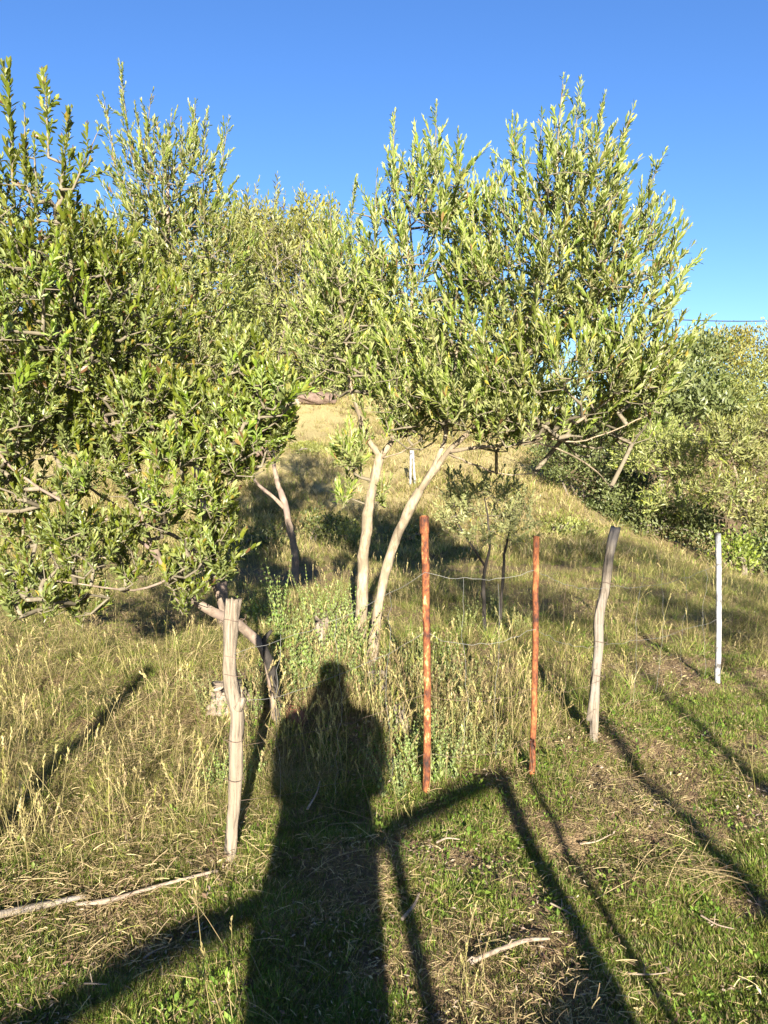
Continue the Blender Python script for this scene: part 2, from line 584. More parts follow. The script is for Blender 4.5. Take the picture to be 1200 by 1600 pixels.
def make_shoot(seed, nodes, inter, leaf, wl, pal, lod=0, ang0=62, ang1=18, bare=0.0, stem_r=0.0016):
    r = np.random.default_rng(seed)
    L = nodes * inter
    bend = r.normal(0, .10, 2)
    s = np.linspace(0, 1, 6)
    pts = np.stack([bend[0] * s**2 * L, bend[1] * s**2 * L, s * L], 1)
    mb = MB()
    tube(mb, pts, np.linspace(stem_r * 1.3, stem_r * .5, 6), 3 if lod else 4, cap=False, col=(0.23, 0.21, 0.12))
    ph = r.random() * 6.28
    tint = r.random()
    for k in range(nodes + 1):
        u = k / nodes
        if u < bare:
            continue
        c = np.array([np.interp(u, s, pts[:, a]) for a in range(3)])
        last = k == nodes
        for q in range(2):
            if r.random() < .13:
                continue
            a = ph + k * math.pi / 2 + q * math.pi + r.normal(0, .25)
            th = R(ang0 + (ang1 - ang0) * u ** .8 + r.normal(0, 14))
            rad = np.array([math.cos(a), math.sin(a), 0])
            d = math.cos(th) * np.array([0, 0, 1.0]) + math.sin(th) * rad
            up = -math.cos(th) * rad + math.sin(th) * np.array([0, 0, 1.0]) + r.normal(0, .22, 3)
            l = leaf * (0.72 + 0.5 * math.sin(math.pi * min(1, .18 + u * .72))) * r.uniform(.6, 1.25) * (.75 if last else 1)
            V, T, Q = leaf_shape(wl * r.uniform(.85, 1.2), .10 + r.random() * .12, r.normal(.05, .07), lod)
            V = (V * l) @ rotmat(d, up).T + c + rad * .002
            t = np.clip(.5 * tint + .5 * r.random(), 0, 1)
            col = np.array(pal[0]) * (1 - t) + np.array(pal[1]) * t
            x = r.random()
            if x < .035:
                col = np.array([0.36, 0.30, 0.05])
            elif x < .05:
                col = np.array([0.20, 0.12, 0.05])
            elif u > .8:
                col = col * .5 + np.array(pal[2]) * .5
            mb.add(V, T, Q, col)
    return mb, L


PAL_OLIVE = [(0.072, 0.106, 0.017), (0.185, 0.222, 0.038), (0.36, 0.37, 0.14)]
PAL_FRESH = [(0.084, 0.132, 0.012), (0.205, 0.260, 0.028), (0.36, 0.385, 0.08)]
PAL_FAR = [(0.098, 0.125, 0.022), (0.225, 0.245, 0.045), (0.34, 0.34, 0.10)]


def shoot_library(n, mat, name='leafy_shoot', **kw):
    out = []
    for k in range(n):
        a = dict(kw)
        a['nodes'] = int(kw['nodes'] * (0.45 + 1.0 * (k / max(1, n - 1))))
        mb, L = make_shoot(kw.get('seed0', 0) + k * 13 + 5, **{q: v for q, v in a.items() if q != 'seed0'})
        me = mb.mesh(name, [mat], smooth=False)
        V = np.concatenate(mb.V)
        T = np.concatenate(mb.T) if mb.T else np.zeros((0, 3), int)
        Qd = np.concatenate(mb.Q) if mb.Q else np.zeros((0, 4), int)
        T = np.concatenate([T, Qd[:, [0, 1, 2]], Qd[:, [0, 2, 3]]])
        out.append(dict(me=me, V=V, T=T, c=np.concatenate(mb.c), L=L))
    return out


LIB_OLIVE = shoot_library(14, M['olive_leaf'], nodes=13, inter=.0165, leaf=.049, wl=.255, pal=PAL_OLIVE, seed0=100, ang0=46, ang1=12)
LIB_FRESH = shoot_library(14, M['fresh_leaf'], nodes=10, inter=.0165, leaf=.049, wl=.34, pal=PAL_FRESH, seed0=900, ang0=52, ang1=16)
LIB_FAR = shoot_library(8, M['olive_leaf'], nodes=8, inter=.034, leaf=.075, wl=.26, pal=PAL_FAR, lod=1, seed0=1700)


def lobe_points(lobes, n, r, shell=0.55):
    """lobes: (px, py, Y, rpx, rpy, ry, weight) -> points and outward directions"""
    W = np.array([l[6] for l in lobes], float)
    W /= W.sum()
    pts, dirs = [], []
    for l, wgt in zip(lobes, W):
        k = max(1, int(round(n * wgt)))
        c = P(l[0], l[1], l[2])
        dep = l[2]
        rad = np.array([l[3] / FOC * dep, l[5], l[4] / FOC * dep])
        v = r.normal(size=(k, 3))
        v /= np.linalg.norm(v, axis=1)[:, None]
        q = r.random(k) ** (1 / 3 * shell + .12)
        pts.append(c + v * q[:, None] * rad)
        dirs.append(v)
    return np.concatenate(pts), np.concatenate(dirs)


def grow_branches(stems, bases, r, r_tip=0.0022, step=0.14, rmax=0.03, back=0.35):
    """joins every shoot base to the nearest wood; returns node positions, parents, radii"""
    pos, par, fixed = [], [], []
    for pts, rad, n0 in stems:
        for k in range(len(pts)):
            if k < n0:
                continue
            pos.append(pts[k]); par.append(-1); fixed.append(rad[k])
    ns = len(pos)
    pos = np.array(pos)
    cap = ns + len(bases) * 14
    Pp = np.zeros((cap, 3)); Pp[:ns] = pos
    Pa = np.full(cap, -1); n = ns
    D = np.zeros(cap)
    tips = []
    dist = np.min(np.linalg.norm(bases[:, None] - pos[None], axis=2), axis=1)
    order = np.argsort(dist)
    leafnode = np.zeros(len(bases), int)
    for b in order:
        p = bases[b]
        dv = p - Pp[:n]
        d = np.linalg.norm(dv, axis=1)
        down = np.clip(-dv[:, 2], 0, None)
        j = int(np.argmin(d + back * D[:n] * .3 + .7 * down))
        a = Pp[j]
        L = d[j]
        k = max(1, min(12, int(L / step)))
        mid = (a + p) / 2 + np.array([0, 0, -.10 * L]) + r.normal(0, .05 * L, 3)
        prev = j
        for q in range(1, k + 1):
            u = q / k
            x = (1 - u) ** 2 * a + 2 * u * (1 - u) * mid + u * u * p + (r.normal(0, .008, 3) if q < k else 0)
            Pp[n] = x; Pa[n] = prev; D[n] = D[prev] + L / k
            prev = n
            n += 1
        leafnode[b] = prev
    cnt = np.zeros(n)
    np.add.at(cnt, leafnode, 1)
    for k in range(n - 1, ns - 1, -1):
        if Pa[k] >= 0:
            cnt[Pa[k]] += cnt[k]
    rad = np.minimum(r_tip * np.maximum(cnt, 1) ** .48, rmax)
    return Pp[:n], Pa[:n], rad, ns


def branch_mesh(mb, Pp, Pa, rad, ns, col=(0.2, 0.18, 0.13)):
    k = np.arange(ns, len(Pp))
    a, b = Pp[Pa[k]], Pp[k]
    rb = rad[k]
    ra = np.where(Pa[k] >= ns, np.minimum(rad[Pa[k]], rb * 1.35), rb * 1.15)
    d = b - a
    L = np.linalg.norm(d, axis=1)
    ok = L > 1e-4
    a, b, d, ra, rb, L = a[ok], b[ok], d[ok], ra[ok], rb[ok], L[ok]
    d = d / L[:, None]
    up = np.where(np.abs(d[:, 2:3]) < .9, np.array([[0, 0, 1.0]]), np.array([[1.0, 0, 0]]))
    n1 = np.cross(d, up); n1 /= np.linalg.norm(n1, axis=1)[:, None]
    n2 = np.cross(d, n1)
    b = b + d * (rb * .4)[:, None]
    S = 5
    ang = np.linspace(0, 2 * np.pi, S, endpoint=False)
    ca, sa = np.cos(ang), np.sin(ang)
    ring = n1[:, None] * ca[None, :, None] + n2[:, None] * sa[None, :, None]
    V = np.concatenate([a[:, None] + ring * ra[:, None, None], b[:, None] + ring * rb[:, None, None]], 1).reshape(-1, 3)
    j = np.arange(S); j2 = (j + 1) % S
    q = np.stack([j, j2, j2 + S, j + S], 1)
    Q = (np.arange(len(a))[:, None, None] * 2 * S + q[None]).reshape(-1, 4)
    mb.add(V, None, Q, col)


def shoot_matrix(p, d, roll, s):
    d = d / np.linalg.norm(d)
    up = np.array([math.cos(roll), math.sin(roll), 0.13])
    m = rotmat(d, up) * s
    return m


def olive_tree(label, stems, lobes, n, lib, bark, seed, spires=(), up=0.75, scale=1.0, parts=300, group=None,
               shell=0.55, n0=0.6, r_tip=0.0018, rmax=0.018, twig='twig', jitter=.48, name='olive_tree', spire_scale=1.0, cat='tree'):
    r = np.random.default_rng(seed)
    base = stems[0][0][0]
    org = np.array(base, float)
    root = empty(name, org, label, cat, group)
    sk = []
    for k, (pts, rad) in enumerate(stems):
        kk = max(8, int(np.linalg.norm(np.diff(np.array(pts), axis=0), axis=1).sum() / .05))
        pp, rr = resample(pts, rad, kk)
        pp = pp + np.concatenate([[[0, 0, 0]], r.normal(0, .0022, (kk - 2, 3)), [[0, 0, 0]]])
        mb = MB()
        tube(mb, pp - org, rr, 14, rough=.42, groove=.10, seed=seed + k, col=(.3, .26, .2))
        mb.build('trunk' if rad[0] > .022 or k == 0 else 'limb', M[bark], root)
        sk.append((pp, rr, int(len(pp) * n0)))
    p, out = lobe_points(lobes, n, r, shell)
    d = out * .75 + np.array([0, 0, up]) + r.normal(0, jitter, p.shape)
    d /= np.linalg.norm(d, axis=1)[:, None]
    s = r.uniform(.7, 1.3, len(p)) * scale
    vi = r.integers(0, len(lib), len(p))
    Ls = np.array([l['L'] for l in lib])[vi] * s
    b = p - d * (Ls * .5)[:, None]
    for (bx, by, tx_, ty_, Y) in spires:                                   # long upright sprays that break the outline
        a, t = P(bx, by, Y), P(tx_ + r.normal(0, 3), ty_ + r.normal(0, 4), Y + r.normal(0, .06))
        L = np.linalg.norm(t - a)
        dd = (t - a) / L
        m = max(3, int(L / .042))
        for q in range(m):
            u = (q + .3) / m
            k = int(r.integers(0, len(lib)))
            sc = r.uniform(.6, 1.0) * scale * spire_scale * (1 - .15 * u)
            ll = lib[k]['L'] * sc
            side = 0 if q == m - 1 else 1
            dq = dd + r.normal(0, .32, 3) * side
            dq /= np.linalg.norm(dq)
            bb = t - dd * ll if q == m - 1 else a + dd * (u * (L - ll * .6))
            b = np.vstack([b, bb]); d = np.vstack([d, dq]); s = np.append(s, sc); vi = np.append(vi, k)
    Pp, Pa, rad, ns = grow_branches(sk, b, r, r_tip=r_tip, rmax=rmax)
    mb = MB()
    branch_mesh(mb, Pp - org, Pa, rad, ns)
    bw = mb.build('branchwork', M[twig], root)
    bw['kind'] = 'stuff'
    roll = r.random(len(b)) * 6.28
    near = np.argsort(np.linalg.norm(b - np.array([0, 0, CAMZ]), axis=1) - .15 * (b[:, 2]))
    ispart = np.zeros(len(b), bool)
    ispart[near[:parts]] = True
    Vs, Ts, cs, nn = [], [], [], 0
    for k in range(len(b)):
        m = shoot_matrix(b[k], d[k], roll[k], s[k])
        l = lib[vi[k]]
        if ispart[k]:
            o = link('leafy_shoot', l['me'], root)
            mm = Matrix.Identity(4)
            for a in range(3):
                for c in range(3):
                    mm[a][c] = m[a, c]
                mm[a][3] = b[k][a] - org[a]
            o.matrix_local = mm
        else:
            Vs.append(l['V'] @ m.T + (b[k] - org))
            Ts.append(l['T'] + nn)
            cs.append(l['c'] * r.uniform(.72, 1.25))
            nn += len(l['V'])
    if Vs:
        me = mesh_from('crown', np.concatenate(Vs), [np.concatenate(Ts)], np.concatenate(cs), False, [lib[0]['me'].materials[0]])
        o = link('crown', me, root)
        o['kind'] = 'stuff'
    return root


def stem(pix, Y, w, sink=0.06):
    """stem from photo pixels (px, py, width) at distance Y (a number, or one per point)"""
    Ys = Y if hasattr(Y, '__len__') else [Y] * len(pix)
    pts = [P(a[0], a[1], y) for a, y in zip(pix, Ys)]
    rad = [a[2] * .40 / FOC * y for a, y in zip(pix, Ys)]
    if sink:
        pts[0] = pts[0] - np.array([0, 0, sink])
    return pts, rad


# --- the twin-stemmed olive in the middle
YA = float(gnd(582, 1040)[1])
YA1 = YA + .35
s1 = stem([(562, 985, 24.6), (566, 940, 22.1), (568, 870, 22.1), (576, 800, 19.7), (586, 745, 18.9), (594, 712, 18.0)], YA1, 0)
s1b = stem([(594, 714, 16.0), (578, 690, 12.0), (560, 645, 8.8), (545, 590, 6.4), (540, 520, 4.8)], [YA1, YA1, YA1 - .05, YA1 - .1, YA1 - .1], 0, 0)
s1c = stem([(594, 714, 13.6), (618, 680, 9.6), (632, 610, 8.0), (640, 520, 6.4), (645, 420, 4.8), (640, 330, 3.2)], [YA1, YA1, YA1 + .05, YA1 + .1, YA1 + .1, YA1 + .1], 0, 0)
s2 = stem([(579, 1050, 24.6), (584, 1000, 20.5), (594, 930, 19.7), (612, 860, 18.0), (636, 800, 18.0), (656, 765, 17.2)], YA, 0)
s2b = stem([(655, 768, 13.6), (680, 725, 11.2), (694, 690, 9.6), (702, 620, 8.0), (720, 520, 7.2), (735, 420, 5.6), (745, 330, 3.2)], [YA, YA, YA, YA, YA + .05, YA + .1, YA + .1], 0, 0)
s2c = stem([(656, 766, 12.0), (676, 738, 11.2), (700, 706, 10.4), (750, 660, 9.6), (800, 570, 8.8), (840, 450, 7.2), (865, 330, 5.6), (872, 240, 3.2)], [YA, YA, YA - .05, YA - .15, YA - .25, YA - .25, YA - .2, YA - .2], 0, 0)
s2d = stem([(700, 706, 8.0), (760, 698, 7.2), (830, 690, 6.4), (900, 660, 5.6), (970, 610, 4.8), (1030, 560, 3.2)], [YA - .05, YA - .15, YA - .3, YA - .4, YA - .4, YA - .4], 0, 0)
s2e = stem([(800, 572, 7.2), (870, 500, 6.4), (940, 420, 5.6), (985, 340, 4.0)], [YA - .25, YA - .3, YA - .35, YA - .35], 0, 0)
thin = [stem([(700, 708, 5), (745, 728, 4), (790, 742, 3), (835, 738, 2)], [YA - .05, YA + .1, YA + .2, YA + .3], 0, 0),
        stem([(830, 690, 4), (880, 705, 3.5), (930, 735, 3), (955, 760, 2)], [YA - .3, YA - .2, YA - .1, YA], 0, 0),
        stem([(850, 685, 4), (900, 690, 3), (960, 672, 2.5), (1010, 650, 2)], [YA - .3, YA - .3, YA - .3, YA - .3], 0, 0),
        stem([(618, 682, 5), (650, 668, 4), (680, 640, 3)], [YA1, YA1 - .1, YA1 - .2], 0, 0),
        stem([(594, 716, 4), (625, 708, 3), (655, 690, 2)], [YA1, YA1 - .1, YA1 - .15], 0, 0)]
lobA = [
    (865, 400, YA - .2, 125, 150, .55, 1.35), (960, 440, YA - .3, 95, 125, .5, .9), (790, 470, YA - .1, 110, 130, .55, 1.1),
    (640, 400, YA + .25, 80, 150, .5, .95), (700, 560, YA + .1, 130, 90, .6, 1.1), (880, 580, YA - .3, 150, 80, .6, 1.25),
    (990, 560, YA - .35, 70, 70, .4, .45), (850, 645, YA - .3, 95, 35, .4, .28), (610, 600, YA + .3, 80, 75, .5, .55),
    (560, 480, YA + .35, 70, 110, .45, .6), (905, 300, YA - .2, 75, 85, .35, .45), (690, 300, YA + .2, 60, 70, .35, .3),
    (770, 610, YA - .2, 90, 80, .5, .5), (640, 655, YA + .3, 55, 35, .3, .2), (745, 390, YA + .05, 42, 95, .3, .42), (930, 660, YA + .35, 75, 40, .3, .42), (990, 640, YA + .2, 45, 40, .25, .2),
    (548, 705, YA + .3, 30, 28, .2, .16), (598, 768, YA + .4, 16, 22, .12, .06), (540, 770, YA + .4, 18, 16, .12, .05), (510, 530, YA + .4, 60, 75, .35, .4), (520, 430, YA + .4, 45, 70, .35, .3), (720, 625, YA - .1, 70, 35, .4, .4), (800, 645, YA - .25, 60, 30, .35, .2), (1005, 590, YA - .4, 50, 45, .3, .25)]
spA = [(868, 260, 876, 112, YA - .2), (890, 270, 908, 138, YA - .2), (905, 280, 925, 150, YA - .25), (925, 290, 948, 150, YA - .2),
       (945, 290, 984, 158, YA - .25), (950, 330, 972, 215, YA - .3), (985, 370, 1044, 218, YA - .3), (1000, 410, 1038, 318, YA - .3),
       (1010, 430, 1080, 345, YA - .35), (1020, 470, 1094, 398, YA - .35), (1030, 560, 1116, 486, YA - .35), (1010, 520, 1080, 440, YA - .35),
       (840, 280, 848, 180, YA - .15), (802, 300, 800, 172, YA - .1), (775, 330, 772, 238, YA), (820, 310, 825, 215, YA - .1),
       (680, 290, 679, 158, YA + .15), (613, 300, 614, 170, YA + .2), (712, 320, 716, 205, YA + .15), (640, 300, 645, 215, YA + .2),
       (585, 350, 590, 262, YA + .3), (660, 330, 663, 230, YA + .2), (548, 380, 551, 278, YA + .3), (520, 400, 512, 300, YA + .3),
       (735, 350, 748, 270, YA + .1), (950, 420, 1012, 330, YA - .3), (860, 330, 890, 215, YA - .2), (605, 340, 632, 240, YA + .2)]
olive_tree('bushy olive tree with two smooth pale stems rising behind the rusty pipe posts',
           [s2, s1, s1b, s1c, s2b, s2c, s2d, s2e] + thin, lobA, 2750, LIB_OLIVE, 'pale_bark', 21, spA, up=1.35, scale=.80, jitter=.36, n0=.55)

# --- the leafy olive at the near left
YB = float(gnd(430, 1122)[1])
b1 = stem([(432, 1128, 21.3), (426, 1080, 19.7), (412, 1015, 19.7), (385, 985, 18.0), (345, 962, 17.2), (300, 938, 16.4), (268, 900, 13.9), (238, 850, 9.8), (205, 760, 8.2), (160, 640, 6.6), (120, 520, 4.9)],
          [YB, YB, YB - .03, YB - .08, YB - .15, YB - .22, YB - .3, YB - .35, YB - .4, YB - .4, YB - .4], 0)
b2 = stem([(352, 966, 12.3), (340, 925, 10.7), (318, 880, 9.0), (285, 845, 8.2), (245, 825, 7.4), (200, 800, 5.7), (100, 740, 3.3)],
          [YB - .14, YB - .1, YB - .1, YB - .15, YB - .25, YB - .4, YB - .5], 0, 0)
b3 = stem([(255, 880, 9), (200, 830, 8), (110, 790, 6), (30, 740, 5), (-60, 640, 4)], [YB - .32, YB - .4, YB - .5, YB - .55, YB - .55], 0, 0)
b4 = stem([(268, 902, 5), (215, 922, 4), (150, 915, 3), (70, 905, 2)], [YB - .3, YB - .4, YB - .5, YB - .55], 0, 0)
lobB = [(70, 510, YB - .5, 120, 130, .6, 1.5), (190, 500, YB - .2, 110, 110, .5, 1.1), (-70, 480, YB - .5, 120, 190, .6, .9),
        (40, 350, YB - .4, 85, 70, .4, .5), (150, 390, YB - .3, 60, 50, .3, .32), (240, 640, YB - .3, 95, 70, .4, .7), (60, 650, YB - .5, 95, 60, .4, .6)]
qb = np.random.default_rng(71)
for (x, y) in [(180, 700), (265, 700), (330, 690), (375, 620), (400, 690), (405, 640), (370, 720), (410, 590), (340, 640), (330, 760), (270, 770), (210, 760), (130, 740), (60, 760), (0, 730), (-60, 760), (110, 810), (40, 830), (-20, 850), (415, 665), (425, 620), (390, 560), (200, 870), (120, 860), (270, 900), (100, 690), (30, 690),
               (80, 880), (30, 900), (130, 925), (330, 835), (300, 860), (350, 860), (180, 830), (240, 820), (-60, 900), (150, 680), (290, 620), (60, 930), (0, 800)]:
    lobB.append((x + qb.normal(0, 8), y + qb.normal(0, 8), YB - .35 + qb.normal(0, .15), qb.uniform(34, 56), qb.uniform(26, 44), .22, .15 if y < 740 else .095))
spB = [(20, 290, 8, 98, YB - .45), (76, 250, 70, 100, YB - .45), (95, 300, 104, 165, YB - .45), (112, 300, 158, 198, YB - .45),
       (40, 300, 38, 165, YB - .45), (60, 320, 55, 215, YB - .4), (-20, 300, -22, 120, YB - .45), (85, 330, 130, 250, YB - .4), (-50, 320, -60, 180, YB - .45),
       (10, 320, 20, 210, YB - .4)]
olive_tree('leafy olive tree leaning left over the weathered post with low drooping branches',
           [b1, b2, b3, b4], lobB, 3200, LIB_FRESH, 'mottled_bark', 33, spB, up=1.35, scale=.60, n0=.45, jitter=.40, rmax=.010, spire_scale=1.45)

# --- the olive behind it
YC = 5.6
c0 = P(350, 945, YC); c0[2] = height(c0[0], YC)
c1 = ([c0 - [0, 0, .06]] + stem([(345, 900, 20), (335, 860, 18), (318, 780, 16), (290, 640, 13), (270, 500, 10), (262, 380, 8), (262, 280, 4)], YC, 0, 0)[0],
      [.05, .045, .042, .036, .03, .024, .018, .01])
lobC = [(262, 300, YC, 85, 95, .5, .9), (190, 400, YC, 90, 90, .5, .8), (320, 400, YC, 85, 90, .5, .8), (260, 520, YC, 130, 100, .6, 1.0), (340, 570, YC, 80, 70, .5, .5)]
spC = [(205, 240, 188, 98, YC), (180, 260, 163, 148, YC), (225, 240, 235, 140, YC), (262, 260, 266, 168, YC), (298, 270, 302, 154, YC), (315, 270, 325, 165, YC),
       (340, 300, 356, 182, YC), (345, 330, 368, 280, YC), (230, 270, 212, 160, YC), (285, 250, 284, 185, YC), (195, 300, 170, 230, YC)]
olive_tree('tall airy olive tree with grey-green leaves just behind the leaning leafy one', [c1], lobC, 1050, LIB_OLIVE, 'mottled_bark', 45, spC, up=1.35, scale=.82, jitter=.36, parts=220, n0=.4)

# --- the mottled trunk further back
YD = float(gnd(457, 918)[1])
d1 = stem([(457, 925, 13.6), (462, 880, 13.6), (454, 830, 12.4), (446, 792, 11.8), (432, 745, 9.3), (425, 690, 7.4), (430, 600, 6.2), (450, 480, 4.3)], YD, 0)
d2 = stem([(447, 796, 8.7), (425, 775, 7.4), (402, 755, 6.2), (385, 720, 5.0), (360, 640, 3.7)], YD, 0, 0)
lobD = [(470, 430, YD, 95, 100, .8, 1), (430, 540, YD, 100, 70, .8, .8), (350, 620, YD, 70, 60, .6, .4), (410, 360, YD + .3, 60, 60, .6, .4), (530, 540, YD, 60, 70, .6, .4)]
spD = [(470, 380, 468, 285, YD), (500, 390, 496, 310, YD), (440, 370, 446, 318, YD)]
olive_tree('olive tree with a blotchy forked trunk standing in shade on the flat behind', [d1, d2], lobD, 900, LIB_FAR, 'mottled_bark', 57, spD, up=1.25, scale=.75, jitter=.38, parts=120, n0=.6)

# --- the little olive sapling
YE = 5.3
e1 = stem([(757, 965, 8), (758, 885, 7), (765, 855, 5), (762, 810, 4), (755, 770, 2)], YE, 0, .1)
e2 = stem([(758, 884, 5), (735, 850, 4), (715, 815, 3), (708, 780, 2)], YE, 0, 0)
e3 = stem([(780, 962, 6), (786, 900, 6), (788, 868, 5), (797, 825, 4), (806, 785, 2)], YE + .1, 0, .1)
lobE = [(755, 800, YE, 60, 48, .4, 1), (708, 785, YE, 26, 50, .25, .45), (808, 810, YE, 30, 50, .25, .6), (765, 760, YE, 50, 22, .3, .35)]
LIB_PALE = shoot_library(8, M['olive_leaf'], nodes=9, inter=.020, leaf=.048, wl=.26, pal=[(0.15, 0.17, 0.06), (0.28, 0.29, 0.12), (0.36, 0.36, 0.18)], seed0=2300, ang0=50, ang1=16)
olive_tree('small sparse olive sapling with thin dark stems between the two rusty posts', [e1, e2, e3], lobE, 210, LIB_PALE, 'char', 63, (), up=1.0, scale=.70, parts=60, n0=.5, r_tip=.0009)


# ------------------------------------------------------------------ shrubs and trees further off
def shrub(label, lobes, seed, pal, leaf=.075, n=6000, name='shrub', cat='shrub', group=None, clump=26, trunk=None, bark='dark_bark', spread=.22, mat='shrub_leaf', base=None):
    """lobes in pixels (px, py, Y, rpx, rpy, ry, weight); foliage of leaf clumps spread through each lobe's outer half"""
    r = np.random.default_rng(seed)
    c = P(lobes[0][0], lobes[0][1], lobes[0][2])
    bx, by = (c[0], c[1]) if base is None else (base[0], base[1])
    org = np.array([bx, by, float(height(bx, by))])
    root = empty(name, org, label, cat, group)
    m = n // clump
    p, out = lobe_points(lobes, m, r, .5)
    m = len(p)
    axis = out * .6 + np.array([0, 0, .8]) + r.normal(0, .4, p.shape)
    axis /= np.linalg.norm(axis, axis=1)[:, None]
    t = r.random(m)
    ccol = np.array(pal[0]) * (1 - t)[:, None] + np.array(pal[1]) * t[:, None]
    k = m * clump
    ci = np.repeat(np.arange(m), clump)
    lp = p[ci] + r.normal(0, spread, (k, 3)) * np.array([.8, .8, .6]) + axis[ci] * (r.random(k) * spread)[:, None]
    gz = height(lp[:, 0], lp[:, 1]) + .05
    lp[:, 2] = np.maximum(lp[:, 2], gz)
    d = axis[ci] + r.normal(0, .55, (k, 3))
    d /= np.linalg.norm(d, axis=1)[:, None]
    nn = out[ci] + r.normal(0, .5, (k, 3)) + np.array([0, 0, .4])
    x = np.cross(nn, d); x /= np.linalg.norm(x, axis=1)[:, None] + 1e-9
    y = np.cross(d, x)
    l = leaf * r.uniform(.7, 1.35, k)
    wd = l * .24
    V = np.stack([lp, lp + d * (l * .5)[:, None] + x * wd[:, None] + y * (wd * .3)[:, None], lp + d * l[:, None],
                  lp + d * (l * .5)[:, None] - x * wd[:, None] + y * (wd * .3)[:, None]], 1).reshape(-1, 3) - org
    Q = np.arange(k * 4).reshape(-1, 4)
    T = np.concatenate([Q[:, [0, 1, 2]], Q[:, [0, 2, 3]]])
    col = np.repeat(ccol[ci] * r.uniform(.65, 1.35, k)[:, None], 4, 0)
    o = link('crown' if cat == 'tree' else 'foliage', mesh_from('foliage', V, [T], col, False, [M[mat]]), root)
    o['kind'] = 'stuff'
    if trunk:
        for pts, rad in trunk:
            mb = MB()
            pp, rr = resample(pts, rad, 14)
            tube(mb, pp - org, rr, 8, rough=.25, seed=seed, col=(.2, .17, .13))
            mb.build('trunk', M[bark], root)
    else:
        q = 6
        for a in range(q):                                   # a few stems from the ground into the foliage
            tgt = p[int(r.integers(0, m))]
            b0 = org + np.array([r.normal(0, .12), r.normal(0, .12), -.05])
            mb = MB()
            pp, rr = resample([b0, b0 * .55 + tgt * .45 + [0, 0, .15], tgt], [.028, .018, .006], 10)
            tube(mb, pp - org, rr, 6, rough=.2, seed=a, col=(.2, .17, .13))
            mb.build('stem', M[bark], root)
    return root


PAL_YG = [(0.13, 0.135, 0.018), (0.29, 0.260, 0.038)]
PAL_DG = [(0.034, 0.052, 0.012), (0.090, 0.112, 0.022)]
PAL_SG = [(0.105, 0.125, 0.025), (0.225, 0.235, 0.048)]
PAL_LG = [(0.10, 0.15, 0.012), (0.22, 0.26, 0.03)]

HILLG = 'shrubs crowding the top of the hill'
hill = [(400, 400, 25, 80, 85, 'tall yellow-green shrub on the hilltop showing between the two left crowns', PAL_YG),
        (475, 400, 27, 70, 75, 'rounded yellow-green shrub on the hilltop left of the twin-stemmed olive', PAL_YG),
        (330, 460, 24, 90, 90, "grey-green hilltop shrub behind the airy olive's right side", PAL_SG), (230, 450, 25, 100, 95, "dark hilltop shrub behind the middle of the airy olive", PAL_DG), (120, 440, 24, 110, 100, "yellow-green hilltop shrub behind the leaning olive's top", PAL_YG), (20, 430, 24, 110, 110, "dark hilltop shrub behind the leaning olive near the left frame edge", PAL_DG),
        (-100, 430, 24, 120, 120, "yellow-green hilltop shrub at the far left behind everything", PAL_YG), (420, 520, 22.5, 85, 60, "low grey-green shrub just above the blotchy forked trunk", PAL_SG), (520, 490, 23, 80, 75, "yellow-green shrub uphill of the long boulder", PAL_YG), (590, 470, 26, 70, 80, "dark hilltop shrub behind the left half of the twin-stemmed olive", PAL_DG),
        (655, 560, 23, 80, 60, "grey-green shrub behind the fork of the twin stems", PAL_SG), (730, 600, 22, 70, 45, "low dark shrub on the slope behind the right half of the twin-stemmed olive", PAL_DG), (300, 570, 21, 80, 60, "yellow-green shrub low on the slope behind the airy olive's trunk", PAL_YG), (180, 580, 20, 90, 70, "grey-green shrub low on the slope behind the leaning olive", PAL_SG),
        (560, 575, 21, 60, 38, "small dark shrub overhanging the right end of the long boulder", PAL_DG), (470, 575, 21.5, 55, 35, "small dark shrub overhanging the left end of the long boulder", PAL_DG)]
for k, (x, y, Y, rx, ry, lab, pal) in enumerate(hill):
    q = np.random.default_rng(k + 300)
    L = [(x, y, Y, rx * .7, ry * .75, 1.6, 1.0)] + [(x + q.normal(0, rx * .55), y + q.normal(0, ry * .45), Y + q.normal(0, .6), rx * .45, ry * .45, 1.0, .45) for _ in range(4)]
    L.append((x, y + ry * .7, Y, rx * .7, ry * .5, 1.2, .6))
    shrub(lab or 'dense hilltop shrub mostly screened by the olive crowns in front', L, 400 + k, pal, leaf=.13, n=6500, spread=.20, group=HILLG, base=P(x, y, Y))

SCR = [(405, 850, 10.6, 26, 20, 'left of the blotchy forked trunk in the shade', PAL_DG), (500, 830, 11.5, 26, 18, 'right of the blotchy forked trunk', PAL_DG), (540, 845, 10.8, 22, 16, 'beside the farther twin stem', PAL_SG),
       (640, 850, 11.0, 30, 20, 'between the nearer twin stem and the taller rusty pipe', PAL_DG), (880, 830, 11.8, 30, 14, 'behind the slimmer rusty pipe', PAL_SG), (480, 720, 16.5, 20, 12, 'in the open middle of the dry slope', PAL_SG)]
for k, (x, y, Y, rx, ry, lab, pal) in enumerate(SCR):
    shrub('low scrubby tuft ' + lab, [(x, y, Y, rx, ry, .4, 1), (x + rx * .7, y + 4, Y, rx * .6, ry * .7, .3, .5)], 900 + k, pal, leaf=.05, n=1300, spread=.12, group='low scrub on the slope', base=P(x, y, Y), clump=20)

